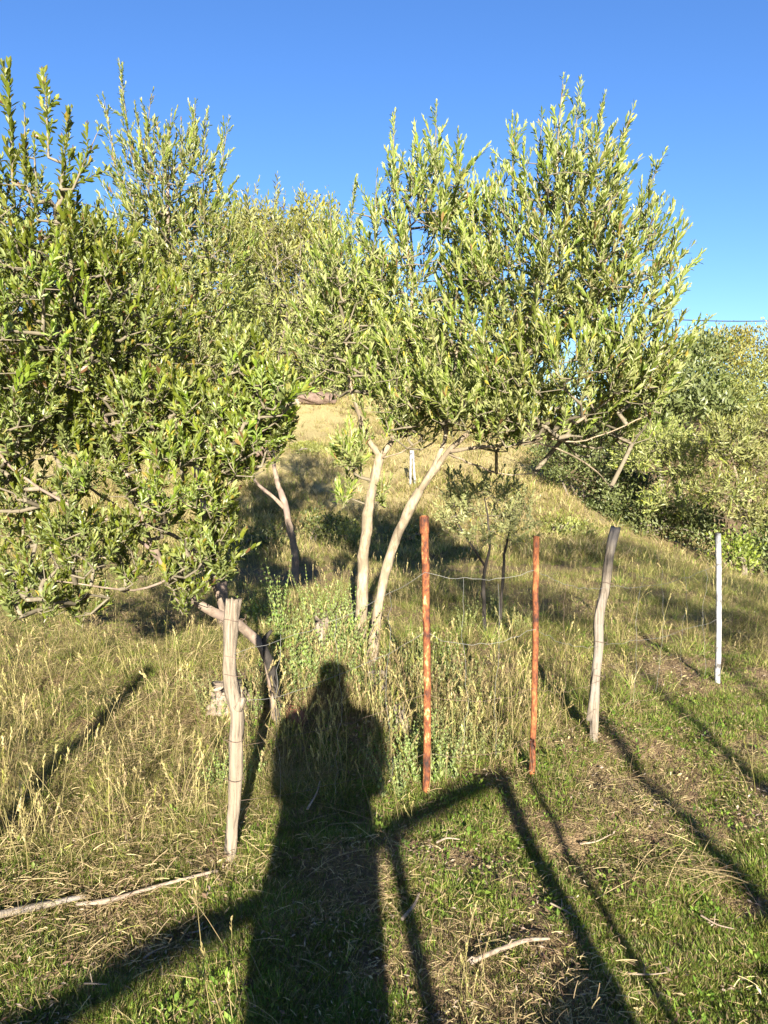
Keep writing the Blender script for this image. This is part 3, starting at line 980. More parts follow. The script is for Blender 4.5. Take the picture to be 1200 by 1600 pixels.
# the right-hand side: dark shrubs along the hill's foot, olives in the dip, the far slope
right = [
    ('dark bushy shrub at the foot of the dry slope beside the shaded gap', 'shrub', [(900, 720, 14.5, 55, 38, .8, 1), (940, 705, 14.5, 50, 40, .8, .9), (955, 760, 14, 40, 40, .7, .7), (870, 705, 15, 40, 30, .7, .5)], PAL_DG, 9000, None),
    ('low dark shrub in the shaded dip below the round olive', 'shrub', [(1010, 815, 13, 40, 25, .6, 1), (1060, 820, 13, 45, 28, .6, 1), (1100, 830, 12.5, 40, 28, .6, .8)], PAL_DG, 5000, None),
    ('added shrub darkened for the shade in the gap at the edge of the dry slope', 'shrub', [(985, 765, 14.5, 30, 32, .7, 1), (950, 800, 13.8, 22, 18, .5, .4)], [(0.022, 0.036, 0.008), (0.055, 0.075, 0.015)], 4000, None),  # leaf colours darkened to stand in for the deep shade of the gap
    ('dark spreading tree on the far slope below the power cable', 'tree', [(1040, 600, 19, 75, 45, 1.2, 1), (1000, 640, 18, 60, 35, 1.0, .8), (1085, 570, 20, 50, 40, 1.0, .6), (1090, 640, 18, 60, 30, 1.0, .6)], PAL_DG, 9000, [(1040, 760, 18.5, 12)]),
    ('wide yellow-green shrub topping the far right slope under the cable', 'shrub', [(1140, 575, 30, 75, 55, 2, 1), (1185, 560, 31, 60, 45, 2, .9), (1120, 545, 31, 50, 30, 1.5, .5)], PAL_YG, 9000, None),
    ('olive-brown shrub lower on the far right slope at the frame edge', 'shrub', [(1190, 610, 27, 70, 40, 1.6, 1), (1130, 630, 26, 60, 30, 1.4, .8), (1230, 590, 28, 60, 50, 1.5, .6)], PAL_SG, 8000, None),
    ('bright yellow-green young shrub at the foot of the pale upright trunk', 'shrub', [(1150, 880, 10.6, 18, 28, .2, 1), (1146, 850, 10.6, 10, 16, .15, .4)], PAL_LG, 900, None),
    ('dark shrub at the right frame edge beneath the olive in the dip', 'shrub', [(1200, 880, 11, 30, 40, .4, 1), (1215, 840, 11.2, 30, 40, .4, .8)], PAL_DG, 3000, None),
]
def dip_tree(label, tx_, ty_, Y, wpx, lobes, n, seed, bark):
    b0 = P(tx_, ty_, Y); b0[2] = height(b0[0], Y)
    rw = wpx / 2 / FOC * Y
    a = P(lobes[0][0], lobes[0][1], Y); c = P(lobes[1][0], lobes[1][1], Y)
    fk = b0 * .5 + (a + c) / 2 * .5
    st = [([b0 - [0, 0, .1], b0 * .7 + fk * .3 + [.04, 0, 0], b0 * .35 + fk * .65 + [-.02, 0, 0], fk], [rw * 1.2, rw, rw * .95, rw * .85]),
          ([fk, (fk + a) / 2 + [0, 0, .08], a], [rw * .75, rw * .5, rw * .2]), ([fk, (fk + c) / 2, c], [rw * .75, rw * .5, rw * .2])]
    olive_tree(label, st, lobes, n, LIB_FAR, bark, seed, (), up=.8, scale=1.0, parts=60, n0=.5, rmax=.035)


dip_tree('olive with a pale upright trunk standing in the dip behind the white post', 1168, 905, 11.5, 9,
         [(1135, 690, 11.5, 48, 34, .7, 1), (1185, 730, 11.5, 42, 45, .7, 1), (1195, 665, 11.8, 40, 30, .6, .6), (1130, 765, 11.2, 45, 28, .6, .6), (1205, 800, 11.5, 40, 34, .6, .45), (1165, 800, 11.4, 30, 22, .5, .3)], 640, 91, 'pale_bark')
dip_tree('round sunlit olive between the leaning grey post and the white post', 1075, 875, 12.8, 9,
         [(1030, 690, 12.8, 50, 28, .7, 1), (1066, 725, 12.5, 38, 36, .7, 1), (990, 712, 12.8, 34, 28, .6, .6), (1045, 785, 12.5, 45, 22, .6, .5)], 520, 92, 'dark_bark')
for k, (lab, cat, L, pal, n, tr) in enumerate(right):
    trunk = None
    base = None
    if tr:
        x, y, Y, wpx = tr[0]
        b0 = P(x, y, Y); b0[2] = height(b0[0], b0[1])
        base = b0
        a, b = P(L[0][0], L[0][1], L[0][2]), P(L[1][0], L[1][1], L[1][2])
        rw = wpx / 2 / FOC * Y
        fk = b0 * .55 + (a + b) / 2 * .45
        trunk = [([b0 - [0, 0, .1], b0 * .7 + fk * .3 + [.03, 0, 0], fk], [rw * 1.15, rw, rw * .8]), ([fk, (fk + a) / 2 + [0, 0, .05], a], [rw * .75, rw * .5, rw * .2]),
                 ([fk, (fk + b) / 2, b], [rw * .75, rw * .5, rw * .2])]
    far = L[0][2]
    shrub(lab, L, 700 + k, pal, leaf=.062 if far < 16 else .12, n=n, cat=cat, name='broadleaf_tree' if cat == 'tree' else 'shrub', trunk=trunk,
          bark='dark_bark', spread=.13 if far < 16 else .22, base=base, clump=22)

# ------------------------------------------------------------------ olives behind the photographer: they throw the shade on the right
def back_tree(label, x, y, seed, crowns, n, stems):
    r = np.random.default_rng(seed)
    z0 = float(height(x, y))
    org = np.array([x, y, z0])
    root = empty('olive_tree', org, label, 'tree', 'olives behind the photographer')
    sk = []
    for (dx, dy, hh, rr0) in stems:
        pts = [org + [dx * .1, dy * .1, -.08], org + [dx * .4, dy * .4, hh * .35], org + [dx * .75, dy * .75, hh * .7], org + [dx, dy, hh]]
        pp, rr = resample(pts, [rr0 * 1.2, rr0, rr0 * .85, rr0 * .5], 24)
        mb = MB()
        tube(mb, pp - org, rr, 10, rough=.25, seed=seed)
        mb.build('trunk', M['mottled_bark'], root)
        sk.append((pp, rr, 12))
    v = r.normal(size=(n, 3)); v /= np.linalg.norm(v, axis=1)[:, None]
    q = r.random(n) ** .4
    ck = r.integers(0, len(crowns), n)
    cc_ = np.array(crowns)[ck]                                 # (x, y, z, half width, half height) of each part of the crown
    b = cc_[:, :3] + v * q[:, None] * cc_[:, [3, 3, 4]]
    d = v * .6 + [0, 0, .8] + r.normal(0, .35, v.shape)
    Pp, Pa, rad, ns = grow_branches(sk, b, r)
    mb = MB()
    branch_mesh(mb, Pp - org, Pa, rad, ns)
    mb.build('branchwork', M['twig'], root)['kind'] = 'stuff'
    Vs, Ts, cs, nn = [], [], [], 0
    for k in range(n):
        l = LIB_FAR[int(r.integers(0, len(LIB_FAR)))]
        m = shoot_matrix(b[k], d[k], r.random() * 6.28, r.uniform(.8, 1.2))
        Vs.append(l['V'] @ m.T + b[k] - org); Ts.append(l['T'] + nn); cs.append(l['c']); nn += len(l['V'])
    link('crown', mesh_from('crown', np.concatenate(Vs), [np.concatenate(Ts)], np.concatenate(cs), False, [M['olive_leaf']]), root)['kind'] = 'stuff'


back_tree('open-crowned olive behind the photographer whose thin stems shade the right foreground', 1.75, -3.2, 81,
          [(1.25, -3.2, 3.25, .45, .22), (1.95, -3.1, 3.15, .45, .28), (3.05, -3.2, 3.0, .3, .3)], 230, [(-.25, .1, 2.6, .045), (.30, -.1, 2.8, .04), (.80, .2, 2.5, .035)])
back_tree('taller olive further right behind the photographer shading the grass behind the fence', 4.1, -3.0, 83,
          [(3.2, -3.0, 4.0, .7, .3), (4.1, -3.0, 4.2, .7, .4), (4.6, -2.9, 3.2, .7, .5)], 420, [(-.5, 0, 3.4, .06), (.35, .2, 3.2, .055)])

# ------------------------------------------------------------------ fence posts
def wood_post(label, pix, matn, seed, rough=.30, groove=.28, jag=.03, sides=26, name='fence_post', extra=None):
    g = gnd(pix[0][0], pix[0][1])
    Y = float(g[1])
    pts, rad = stem(pix, Y, 0, .12)
    rad = [q * .93 for q in rad]
    org = np.array([g[0], g[1], float(height(g[0], g[1]))])
    root = empty(name, org, label, 'post')
    pp, rr = resample(pts, rad, 70)
    mb = MB()
    tube(mb, pp - org, rr, sides, rough=rough, groove=groove, seed=seed, col=(.4, .36, .3), jag=jag)
    mb.build('shaft', M[matn], root)
    if extra:
        for k, (nm, px2) in enumerate(extra):
            p2, r2 = stem(px2, Y - .015, 0, 0)
            mb = MB()
            p2, r2 = resample(p2, r2, 14)
            tube(mb, p2 - org, r2, 12, rough=.3, groove=.2, seed=seed + 3 + k, jag=.012)
            mb.build(nm, M[matn], root)
    return root, Y


_, Y_L = wood_post('stout weathered wooden post with a knot halfway up, at the left of the fence',
                   [(357, 1345, 22), (362, 1300, 26), (368, 1235, 28), (368, 1160, 29), (369, 1110, 31), (364, 1085, 32), (358, 1045, 28), (360, 990, 29), (365, 938, 29)], 'grey_wood', 3,
                   extra=[('branch_stub', [(370, 1108, 20), (376, 1098, 18), (381, 1090, 12)])])
_, Y_G = wood_post('grey wooden post leaning right with a crooked upper half and split foot',
                   [(929, 1158, 17), (929, 1110, 18), (931, 1060, 19), (935, 1000, 20), (936, 965, 23), (944, 925, 21), (950, 880, 21), (962, 825, 21)], 'old_wood', 8,
                   extra=[('split_foot', [(920, 1125, 12), (925, 1090, 13), (931, 1045, 10)])])


def pipe_post(label, top, bot, wpx, matn, name='pipe_post', collar=None):
    g = gnd(*bot)
    Y = float(g[1])
    a, b = P(bot[0], bot[1], Y), P(top[0], top[1], Y)
    org = np.array([g[0], g[1], float(height(g[0], g[1]))])
    root = empty(name, org, label, 'post')
    rad = wpx / 2 / FOC * Y
    a = a - [0, 0, .12]
    pts = np.linspace(a, b, 26)
    pts[1:-1] += np.random.default_rng(int(top[0])).normal(0, .0012, (24, 3))
    pts[1:-1, 0] += .006 * np.sin(np.linspace(0, 3.1, 24))
    mb = MB()
    tube(mb, pts - org, np.full(26, rad), 16, rough=.05, seed=int(top[0]), cap=False)
    inner = MB()
    tube(mb, pts[::-1] - org, np.full(26, rad * .8), 16, cap=False)            # the bore of the pipe
    ring = np.concatenate([mb.V[0][-16:], mb.V[1][:16]])
    mb.build('pipe', M[matn], root)
    if collar:
        c = MB()
        for s, rr in ((0, 1.25),):
            tube(c, np.array([b + (a - b) * 0.002, b + (a - b) * .03, b + (a - b) * .055]) - org, np.array([rr, rr * 1.04, rr]) * rad, 16, rough=.1, cap=False)
            tube(c, np.array([b + (a - b) * .055, b + (a - b) * .03, b + (a - b) * .002]) - org, np.array([1.01] * 3) * rad, 16, cap=False)
        c.build('collar', M['rust_red'], root)
    return root, Y


_, Y_R1 = pipe_post('taller rusty pipe post with a dark collar and worn yellowish patches', (663, 806), (667, 1240), 12, 'rust_yellow', collar=True)
_, Y_R2 = pipe_post('slimmer orange rusty pipe post nearest the leaning grey post', (838, 838), (830, 1215), 10, 'rust_red')
_, Y_W = pipe_post('thin white painted post with grey scuffs at the right end of the fence', (1122, 833), (1122, 1068), 8.5, 'white_paint', name='white_post')

# ------------------------------------------------------------------ fence wire
posts = [(364, Y_L, 938, 1345), (665, Y_R1, 806, 1240), (834, Y_R2, 838, 1215), (942, Y_G, 830, 1158), (1122, Y_W, 833, 1068)]
fr = empty('wire_fence', (0, Y_R1, float(height(0, Y_R1))), 'slack old wire fencing strung between the wooden and pipe posts', 'wire fence')
org = np.array(fr.location)
wr = np.random.default_rng(5)


def post_point(k, f):
    px, Y, yt, yb = posts[k]
    xs = {0: 364 + 4 * f, 1: 667 - 4 * f, 2: 830 + 8 * f, 3: 931 + 31 * f * f, 4: 1122}[k]
    p = P(xs, yb + (yt - yb) * f, Y)
    return p + np.array([0, -.012 - (.04 if k in (0, 3) else .018) * 0, 0])


for row, fs in enumerate([(.80, .80, .86, .74, .80), (.60, .58, .62, .46, .44), (.44, .36, .38, .30, .25), (.24, .15, .16, .16, .08)]):
    pts = []
    for k in range(4):
        a, b = post_point(k, fs[k]), post_point(k + 1, fs[k + 1])
        sag = (.03, .05, .03, .05)[k] * wr.uniform(.6, 1.3)
        for u in np.linspace(0, 1, 14, endpoint=(k == 3)):
            q = a + (b - a) * u
            q = q + np.array([0, wr.normal(0, .006), -sag * 4 * u * (1 - u) + wr.normal(0, .004)])
            pts.append(q)
    mb = MB()
    tube(mb, np.array(pts) - org, .00075, 4, cap=False)
    mb.build('wire_strand', M['wire'] if row < 2 else M['rusty_wire'], fr)
for k, us in ((0, (.2, .5, .78)), (1, (.35, .66)), (2, (.4,)), (3, (.25, .45, .65, .85))):
    for u in us:
        a = post_point(k, .86) * (1 - u) + post_point(k + 1, .82) * u
        b = post_point(k, .18) * (1 - u) + post_point(k + 1, .15) * u
        z = np.linspace(0, 1, 16)[:, None]
        q = a * (1 - z) + b * z + np.array([[.009, 0, 0]]) * np.sin(z * 7 + u * 9) + wr.normal(0, .004, (16, 3)) - np.array([0, 0, .05])
        mb = MB()
        tube(mb, q - org, .0006, 4, cap=False)
        mb.build('wire_stay', M['wire'] if k != 2 else M['rusty_wire'], fr)
for k, f in ((0, .91), (0, .77), (0, .70), (0, .45), (0, .30), (3, .74), (3, .46), (3, .30)):      # ties round the wooden posts
    px, Y, yt, yb = posts[k]
    p = post_point(k, f)
    p[1] = Y
    rr = .036 if k == 0 else .033
    a = np.linspace(0, 6.6, 26)
    q = p + np.stack([rr * np.cos(a), rr * np.sin(a), .004 * a + .006 * np.sin(a * 2)], 1)
    mb = MB()
    tube(mb, q - org, .0010, 4, cap=False)
    mb.build('wire_tie', M['rusty_wire'], fr)

# ------------------------------------------------------------------ rocks, stump, sticks
def rock(label, px, py, w_px, h_px, matn, seed, name='rock', depth=.8, sink=.35, cat='rock', block=0.0, tilt=0.0):
    g = gnd(px, py)
    Y = float(g[1])
    rx, rz = w_px / 2 / FOC * Y, h_px / 2 / FOC * Y
    import bmesh
    bm = bmesh.new()
    bmesh.ops.create_icosphere(bm, subdivisions=4, radius=1)
    V = np.array([v.co[:] for v in bm.verts])
    T = np.array([[v.index for v in f.verts] for f in bm.faces])
    bm.free()
    if block:
        V = np.sign(V) * np.abs(V) ** (1 - block)
    r = np.random.default_rng(seed)
    n = sum((vnoise(V[:, 0] * f + V[:, 2] * f * .7, V[:, 1] * f + V[:, 2] * f * .5, 1, seed + q) - .5) / (f ** .8) for q, f in enumerate((1.3, 2.6, 5.5, 11)))
    V = V * (1 + .62 * n)[:, None]
    V = V * np.array([rx, rx * depth, rz])
    if tilt:
        c, s = math.cos(tilt), math.sin(tilt)
        V = np.stack([V[:, 0] * c - V[:, 2] * s, V[:, 1], V[:, 0] * s + V[:, 2] * c], 1)
    mb = MB()
    mb.add(V + [0, 0, rz * (1 - sink)], T, None, (.4, .35, .3))
    o = mb.build(name, M[matn], None, True)
    o.location = (float(g[0]), Y, float(height(g[0], Y)))
    return tag(o, label, cat)


rock('long grey-pink boulder lying at the top of the dry slope', 496, 630, 60, 19, 'rock_pink', 1, depth=.6, sink=.2, block=.3, tilt=-.05)
rock('dark flat boulder beside the long one under the hilltop shrubs', 458, 632, 34, 20, 'rock_grey', 2)
rock('pinkish upright rock on the slope beside the left leafy crown', 414, 715, 38, 46, 'rock_pink', 3, depth=.7)
rock('small pinkish rock half hidden by leaves on the slope', 372, 712, 26, 34, 'rock_pink', 4)
def stump(label, px, py, w_px, h_px, matn, seed, lean=(0, 0), name='tree_stump', cat='stump', flare=1.35):
    g = gnd(px, py)
    Y = float(g[1])
    rad, H = w_px / 2 / FOC * Y, h_px / FOC * Y
    org = np.array([g[0], Y, float(height(g[0], Y))])
    s_ = np.linspace(-.12, 1, 34)
    pts = np.stack([lean[0] * H * s_, lean[1] * H * s_, H * s_], 1)
    rr = rad * (1 + (flare - 1) * np.exp(-np.clip(s_, 0, 1) * 5)) * (1 - .12 * np.clip(s_, 0, 1))
    mb = MB()
    tube(mb, pts, rr, 44, rough=.75, groove=.5, seed=seed, jag=H * .55)
    o = mb.build(name, M[matn])
    o.location = [float(v) for v in org]
    return tag(o, label, cat)


stump('pale cracked old stump just behind the stout weathered post', 358, 1106, 62, 34, 'dead_wood', 5)
stump('pale crumbling stump among the green herbs left of the twin stems', 502, 1030, 26, 60, 'grey_wood', 6)
stump('low pale root lump at the foot of the nearer twin stem', 590, 1076, 32, 26, 'old_wood', 7, name='root_lump', cat='root', flare=1.6)
stump('rotting grey stump leaning beside the taller rusty pipe post', 632, 1150, 20, 46, 'old_wood', 8, lean=(-.2, .1))
rock('lump of bare red earth at the foot of the leaning olive', 456, 1126, 46, 34, 'red_soil', 12, name='earth_lump', cat='earth', sink=.8)


def stick(label, pix, wpx, matn, name='fallen_branch', lift=.028, cat='branch', seed=0, twigs=()):
    pts = []
    for (px, py) in pix:
        g = gnd(px, py)
        g[2] = float(height(g[0], g[1])) + lift
        pts.append(g)
    Y = pts[0][1]
    rad = np.interp(np.linspace(0, 1, len(pts)), np.linspace(0, 1, len(wpx)), wpx) / 2 / FOC * Y
    org = pts[0].copy()
    pp, rr = resample(pts, rad, 26)
    pp[:, 2] += rr * .6
    mb = MB()
    tube(mb, pp - org, rr, 9, rough=.35, groove=.15, seed=seed, jag=.01)
    for (f, dx, dy, dz, r0) in twigs:
        a = pp[int(f * 25)] - org
        tube(mb, np.array([a, a + np.array([dx, dy, dz]) * .5 + [0, 0, .01], a + np.array([dx, dy, dz])]), [r0, r0 * .8, r0 * .4], 5)
    o = mb.build(name, M[matn])
    o.location = [float(v) for v in org]
    return tag(o, label, cat)


stick('thick pale fallen branch lying at the bottom left of the grass', [(-40, 1462), (20, 1448), (80, 1432), (133, 1418)], [15, 15, 13, 9], 'old_wood', seed=1)
stick('thin bleached fallen branch continuing towards the stout weathered post', [(120, 1432), (170, 1428), (220, 1415), (275, 1400), (340, 1378)], [5, 8, 6, 5, 6], 'dead_wood', seed=2, lift=.032)
stick('curved pale stick with a forked end on the grass near the bottom', [(735, 1532), (755, 1520), (790, 1503), (825, 1492), (858, 1489)], [10, 9, 8, 7, 5], 'dead_wood', seed=3, lift=.032, twigs=((.08, -.03, -.01, .0, .004), (.5, .03, .02, .01, .002)))
stick('short pale stick lying beside the post shadow', [(628, 1455), (645, 1432), (655, 1412)], [6, 5, 4], 'dead_wood', seed=4)
stick('small bleached twig lying in the bottom grass left', [(225, 1520), (245, 1503), (258, 1495)], [4, 3, 3], 'dead_wood', seed=5)
stick('thin grey twig crossing the photographer shadow', [(480, 1290), (495, 1262), (500, 1240)], [4, 3, 2], 'dead_wood', seed=6, lift=.05)

tw = np.random.default_rng(44)
TWIGS = [(310, 1470, 30, 'left of the body shadow, above the slanting bar shadow'), (150, 1560, -20, 'in the bottom left corner grass'), (930, 1330, 25, 'right of the long post shadow'),
         (1010, 1540, 10, 'near the bottom right between two thin shadows'), (1120, 1460, -25, 'at the right below the straw heap'), (700, 1330, 15, 'just right of the first post shadow'),
         (200, 1330, 40, 'in the dry grass above the fallen branches'), (880, 1440, -40, 'on the turf between the thick and the thin post shadow')]
for k, (x, y, a, lab) in enumerate(TWIGS):
    L = tw.uniform(16, 32)
    dx, dy = L * math.cos(R(a)), -L * math.sin(R(a)) * .6
    stick('small dead twig ' + lab, [(x - dx, y - dy), (x + tw.normal(0, 3), y + tw.normal(0, 3)), (x + dx, y + dy)], [3.2, 2.6, 1.6], 'dead_wood', name='dead_twig', cat='twig', seed=60 + k, lift=.03,
          twigs=((.45, tw.normal(0, .02), .03, .015, .0015),))

# charred split limb leaning at the near olive
g = gnd(437, 1128)
for lab, pix, wd, mt, dy in (
        ('charred black split limb leaning beside the stout weathered post', [(436, 1130, 14), (432, 1085, 15), (420, 1035, 18), (412, 1000, 14), (424, 985, 6)], 0, 'char', -.04),):
    pts, rad = stem(pix, YB + dy, 0, .05)
    org = np.array([pts[0][0], pts[0][1], pts[0][2] + .05])
    pp, rr = resample(pts, rad, 24)
    mb = MB()
    tube(mb, pp - org, rr, 10, rough=.5, groove=.3, seed=77, jag=.03)
    o = mb.build('charred_limb', M[mt])
    o.location = [float(v) for v in org]
    tag(o, lab, 'branch')

# far white stake on the slope
g = gnd(648, 760)
Yf = float(g[1])
root = empty('white_stake', (g[0], Yf, float(height(g[0], Yf))), 'white two-legged stake on the dry slope seen between the twin stems', 'stake')
org = np.array(root.location)
for xa, xb, wd in ((642, 641, 3.5), (645, 649, 3.5)):
    a, b = P(xb, 764, Yf), P(xa, 704, Yf)
    mb = MB()
    tube(mb, np.linspace(a, b, 6) - org, wd / 2 / FOC * Yf, 6, rough=.1)
    mb.build('leg', M['white_paint'], root)

# ------------------------------------------------------------------ herbs round the olive's foot
def herb_mesh(seed, stems_n, hgt, leaf, pal, spread=.10):
    r = np.random.default_rng(seed)
    sm_, lm = MB(), MB()
    for k in range(stems_n):
        a = r.random() * 6.28
        lean = r.uniform(.05, .55)
        H = hgt * r.uniform(.55, 1.05)
        s = np.linspace(0, 1, 7)
        b0 = np.array([math.cos(a), math.sin(a), 0]) * spread * r.random()
        pts = b0 + np.stack([math.cos(a) * lean * H * s**1.6, math.sin(a) * lean * H * s**1.6, H * s], 1)
        tube(sm_, pts, np.linspace(.0022, .0008, 7), 4, cap=False, col=(.19, .19, .07))
        nn = int(H / .026)
        for q in range(nn):
            u = (q + .6) / nn
            c = np.array([np.interp(u, s, pts[:, i]) for i in range(3)])
            sz = leaf * (1.15 - .75 * u) * r.uniform(.75, 1.25)
            for e in range(2 if u < .6 else 3):
                az = q * 1.57 + e * (3.14 if u < .6 else 2.09) + r.normal(0, .3)
                th = R(r.uniform(20, 75) - 18 * u)
                rad = np.array([math.cos(az), math.sin(az), 0])
                d = math.cos(th) * np.array([0, 0, 1.0]) + math.sin(th) * rad
                upv = -math.cos(th) * rad + math.sin(th) * np.array([0, 0, 1.0])
                V, T, Q = leaf_shape(.52, .08, .1, 1)
                t = r.random()
                col = np.array(pal[0]) * (1 - t) + np.array(pal[1]) * t
                lm.add((V * sz) @ rotmat(d, upv + r.normal(0, .2, 3)).T + c, T, Q, col)
    return sm_.mesh('stem', [M['grass']]), lm.mesh('foliage', [M['herb_leaf']], False)


PAL_H = [(0.10, 0.165, 0.028), (0.26, 0.325, 0.070)]
PAL_H2 = [(0.16, 0.19, 0.045), (0.33, 0.345, 0.11)]
HERB = [herb_mesh(1, 12, .36, .036, PAL_H, .12), herb_mesh(2, 11, .30, .038, PAL_H, .13), herb_mesh(3, 16, .20, .027, PAL_H2, .15), herb_mesh(4, 7, .52, .030, PAL_H, .06)]
hr = np.random.default_rng(15)


REFS = [(430, 1060, 'the leaning trunk'), (502, 1030, 'the pale crumbling stump'), (575, 1010, 'the twin stems'), (365, 1290, 'the stout weathered post'), (632, 1150, 'the rotting grey stump'),
        (667, 1240, 'the taller rusty pipe'), (830, 1215, 'the slimmer rusty pipe')]


def where(px, py):
    d, x, y, n = min((math.hypot(px - x, (py - y) * 1.3), x, y, n) for x, y, n in REFS)
    side = 'just' if d < 28 else ('close' if d < 60 else 'well')
    if abs(px - x) > abs(py - y) * .8:
        return f"{side} {'right' if px > x else 'left'} of {n}"
    return f"{side} {'in front of' if py > y else 'behind'} {n}"


def herb(px, py, v, sc, label, group, cat='herb', name='herb_plant'):
    if '%' in label:
        label = label.replace('%', ('tall ' if sc > .95 else 'short ' if sc < .75 else 'mid-sized ') + ('spired ' if v == 3 else 'broad ' if v == 1 else 'bushy ')) + ' ' + where(px, py)
    g = gnd(px, py)
    z = float(height(g[0], g[1]))
    o = empty(name, (g[0], g[1], z - .01), label, cat, group)
    o.rotation_euler = (0, 0, hr.random() * 6.28)
    o.scale = (sc, sc, sc * hr.uniform(.9, 1.1))
    link('stem', HERB[v][0], o)
    link('foliage', HERB[v][1], o)['kind'] = 'stuff'


herb(438, 1010, 3, 1.1, 'tallest herb, a single spire standing clear in front of the blotchy forked trunk', 'herbs at the foot of the olives')
for px, py, v, sc in [(455, 1055, 0, .95), (480, 1075, 1, .9), (505, 1060, 0, .9), (530, 1050, 0, 1.0), (548, 1030, 1, 1.0), (470, 1025, 0, 1.05), (495, 1020, 1, 1.0),
                      (525, 1015, 0, 1.0), (450, 1000, 3, .8), (420, 985, 0, .9), (400, 975, 1, .9), (555, 1000, 0, .9), (485, 985, 3, .8), (515, 980, 0, 1.0), (540, 975, 3, .7), (465, 1090, 1, .7)]:
    herb(px, py, v, sc, '%leafy green herb', 'herbs at the foot of the olives')
for px, py, v, sc in [(630, 1060, 2, .9), (650, 1100, 2, .85), (615, 1085, 2, .8), (690, 1100, 2, 1.0), (640, 1190, 1, .65), (655, 1225, 1, .65), (625, 1250, 0, .6), (690, 1215, 1, .7), (700, 1170, 2, .9),
                      (720, 1130, 2, .9), (735, 1170, 2, .8), (755, 1190, 2, .8), (680, 1150, 2, .9), (710, 1080, 2, 1.0), (645, 1030, 2, 1.0), (675, 1050, 2, 1.0), (700, 1215, 0, .55), (610, 1215, 1, .6),
                      (745, 1120, 2, .9), (600, 1160, 2, .7), (385, 1225, 1, .6), (345, 1230, 1, .55), (395, 1075, 0, .6), (340, 1240, 0, .4), (325, 1115, 2, .7), (345, 1125, 0, .5), (395, 1120, 0, .5), (410, 1100, 2, .7), (335, 1095, 2, .8), (445, 1140, 0, .45), (600, 1110, 0, .6), (575, 1090, 1, .6), (560, 1070, 0, .7), (610, 1140, 2, .9), (650, 1150, 2, .9), (665, 1190, 2, .9), (700, 1060, 0, .7), (730, 1090, 2, 1.0), (640, 1120, 0, .6), (680, 1190, 0, .6), (715, 1190, 2, .8), (745, 965, 2, 1.1), (775, 970, 2, 1.1), (800, 985, 2, 1.0), (725, 990, 2, 1.0), (490, 1050, 1, .9), (520, 1070, 0, .8)]:
    herb(px, py, v, sc, '%grey-green weed', 'weeds along the fence foot', 'weed', 'weed_plant')

# ------------------------------------------------------------------ grass: clump meshes scattered by geometry nodes
def blade(mb, r, b0, az, hgt, lean, width, col, segs=3, droop=0.0):
    s = np.linspace(0, 1, segs + 1)
    dirv = np.array([math.cos(az), math.sin(az), 0])
    side = np.array([-math.sin(az), math.cos(az), 0])
    side = side * math.cos(.6) + dirv * math.sin(.6) * r.choice([-1, 1])
    out = lean * hgt * s ** 1.5
    up = hgt * (s - droop * s ** 2.5) * math.sqrt(max(.05, 1 - min(.95, lean * .6)))
    pts = b0 + dirv[None] * out[:, None] + np.array([0, 0, 1.0])[None] * up[:, None]
    wv = width * (1 - s ** 1.6)[:, None] * .5
    L, Rr = pts - side * wv, pts + side * wv
    V = np.concatenate([L[:-1], Rr[:-1], pts[-1:]])
    n = segs
    Q = [[k, n + k, n + k + 1, k + 1] for k in range(n - 1)]
    T = [[n - 1, 2 * n - 1, 2 * n]]
    mb.add(V, T, Q, col)


GREEN = [(0.076, 0.128, 0.015), (0.185, 0.245, 0.036)]
OLIVEG = [(0.13, 0.135, 0.030), (0.25, 0.23, 0.060)]
STRAW = [(0.22, 0.162, 0.082), (0.43, 0.335, 0.185)]
SOILY = [(0.13, 0.08, 0.05), (0.24, 0.16, 0.10)]
GOLD = [(0.25, 0.205, 0.085), (0.42, 0.35, 0.17)]


def pick(r, *mix):
    x = r.random()
    for pal, p in mix:
        if x < p:
            t = r.random()
            return np.array(pal[0]) * (1 - t) + np.array(pal[1]) * t
        x -= p
    return np.array(mix[-1][0][0])


def clump(seed, n, rad, h0, h1, l0, l1, width, mix, segs=3, droop=.25):
    r = np.random.default_rng(seed)
    mb = MB()
    for _ in range(n):
        a = r.random() * 6.28
        q = rad * math.sqrt(r.random())
        b0 = np.array([math.cos(a) * q, math.sin(a) * q, -.006])
        blade(mb, r, b0, a + r.normal(0, .9), r.uniform(h0, h1), r.uniform(l0, l1), width * r.uniform(.6, 1.3), pick(r, *mix), segs, droop * r.random() * 2)
    return mb.mesh('grass_clump', [M['grass']], True)


def straw_litter(seed, n, L0, L1, width):
    r = np.random.default_rng(seed)
    mb = MB()
    for _ in range(n):
        a = r.random() * 6.28
        c = np.array([r.normal(0, .06), r.normal(0, .06), r.uniform(.002, .028)])
        d = np.array([math.cos(a), math.sin(a), r.normal(0, .22)])
        L = r.uniform(L0, L1)
        nrm = np.array([-math.sin(a), math.cos(a), 0])
        bend = r.normal(0, .12)
        s = np.linspace(-.5, .5, 5)
        pts = c + d * (s * L)[:, None] + nrm * (bend * L * (s**2 - .25))[:, None] + np.array([0, 0, 1]) * (.05 * L * np.cos(s * 3))[:, None]
        wv = width * r.uniform(.6, 1.4) * .5
        sd_ = nrm * .8 + np.array([0, 0, .6 * r.choice([-1, 1])])
        V = np.concatenate([pts - sd_ * wv, pts + sd_ * wv])
        Q = [[k, 5 + k, 6 + k, k + 1] for k in range(4)]
        mb.add(V, None, Q, pick(r, (STRAW, .75), (OLIVEG, .12), (((.14, .085, .05), (.25, .17, .10)), .13)))
    return mb.mesh('straw_litter', [M['grass']], True)


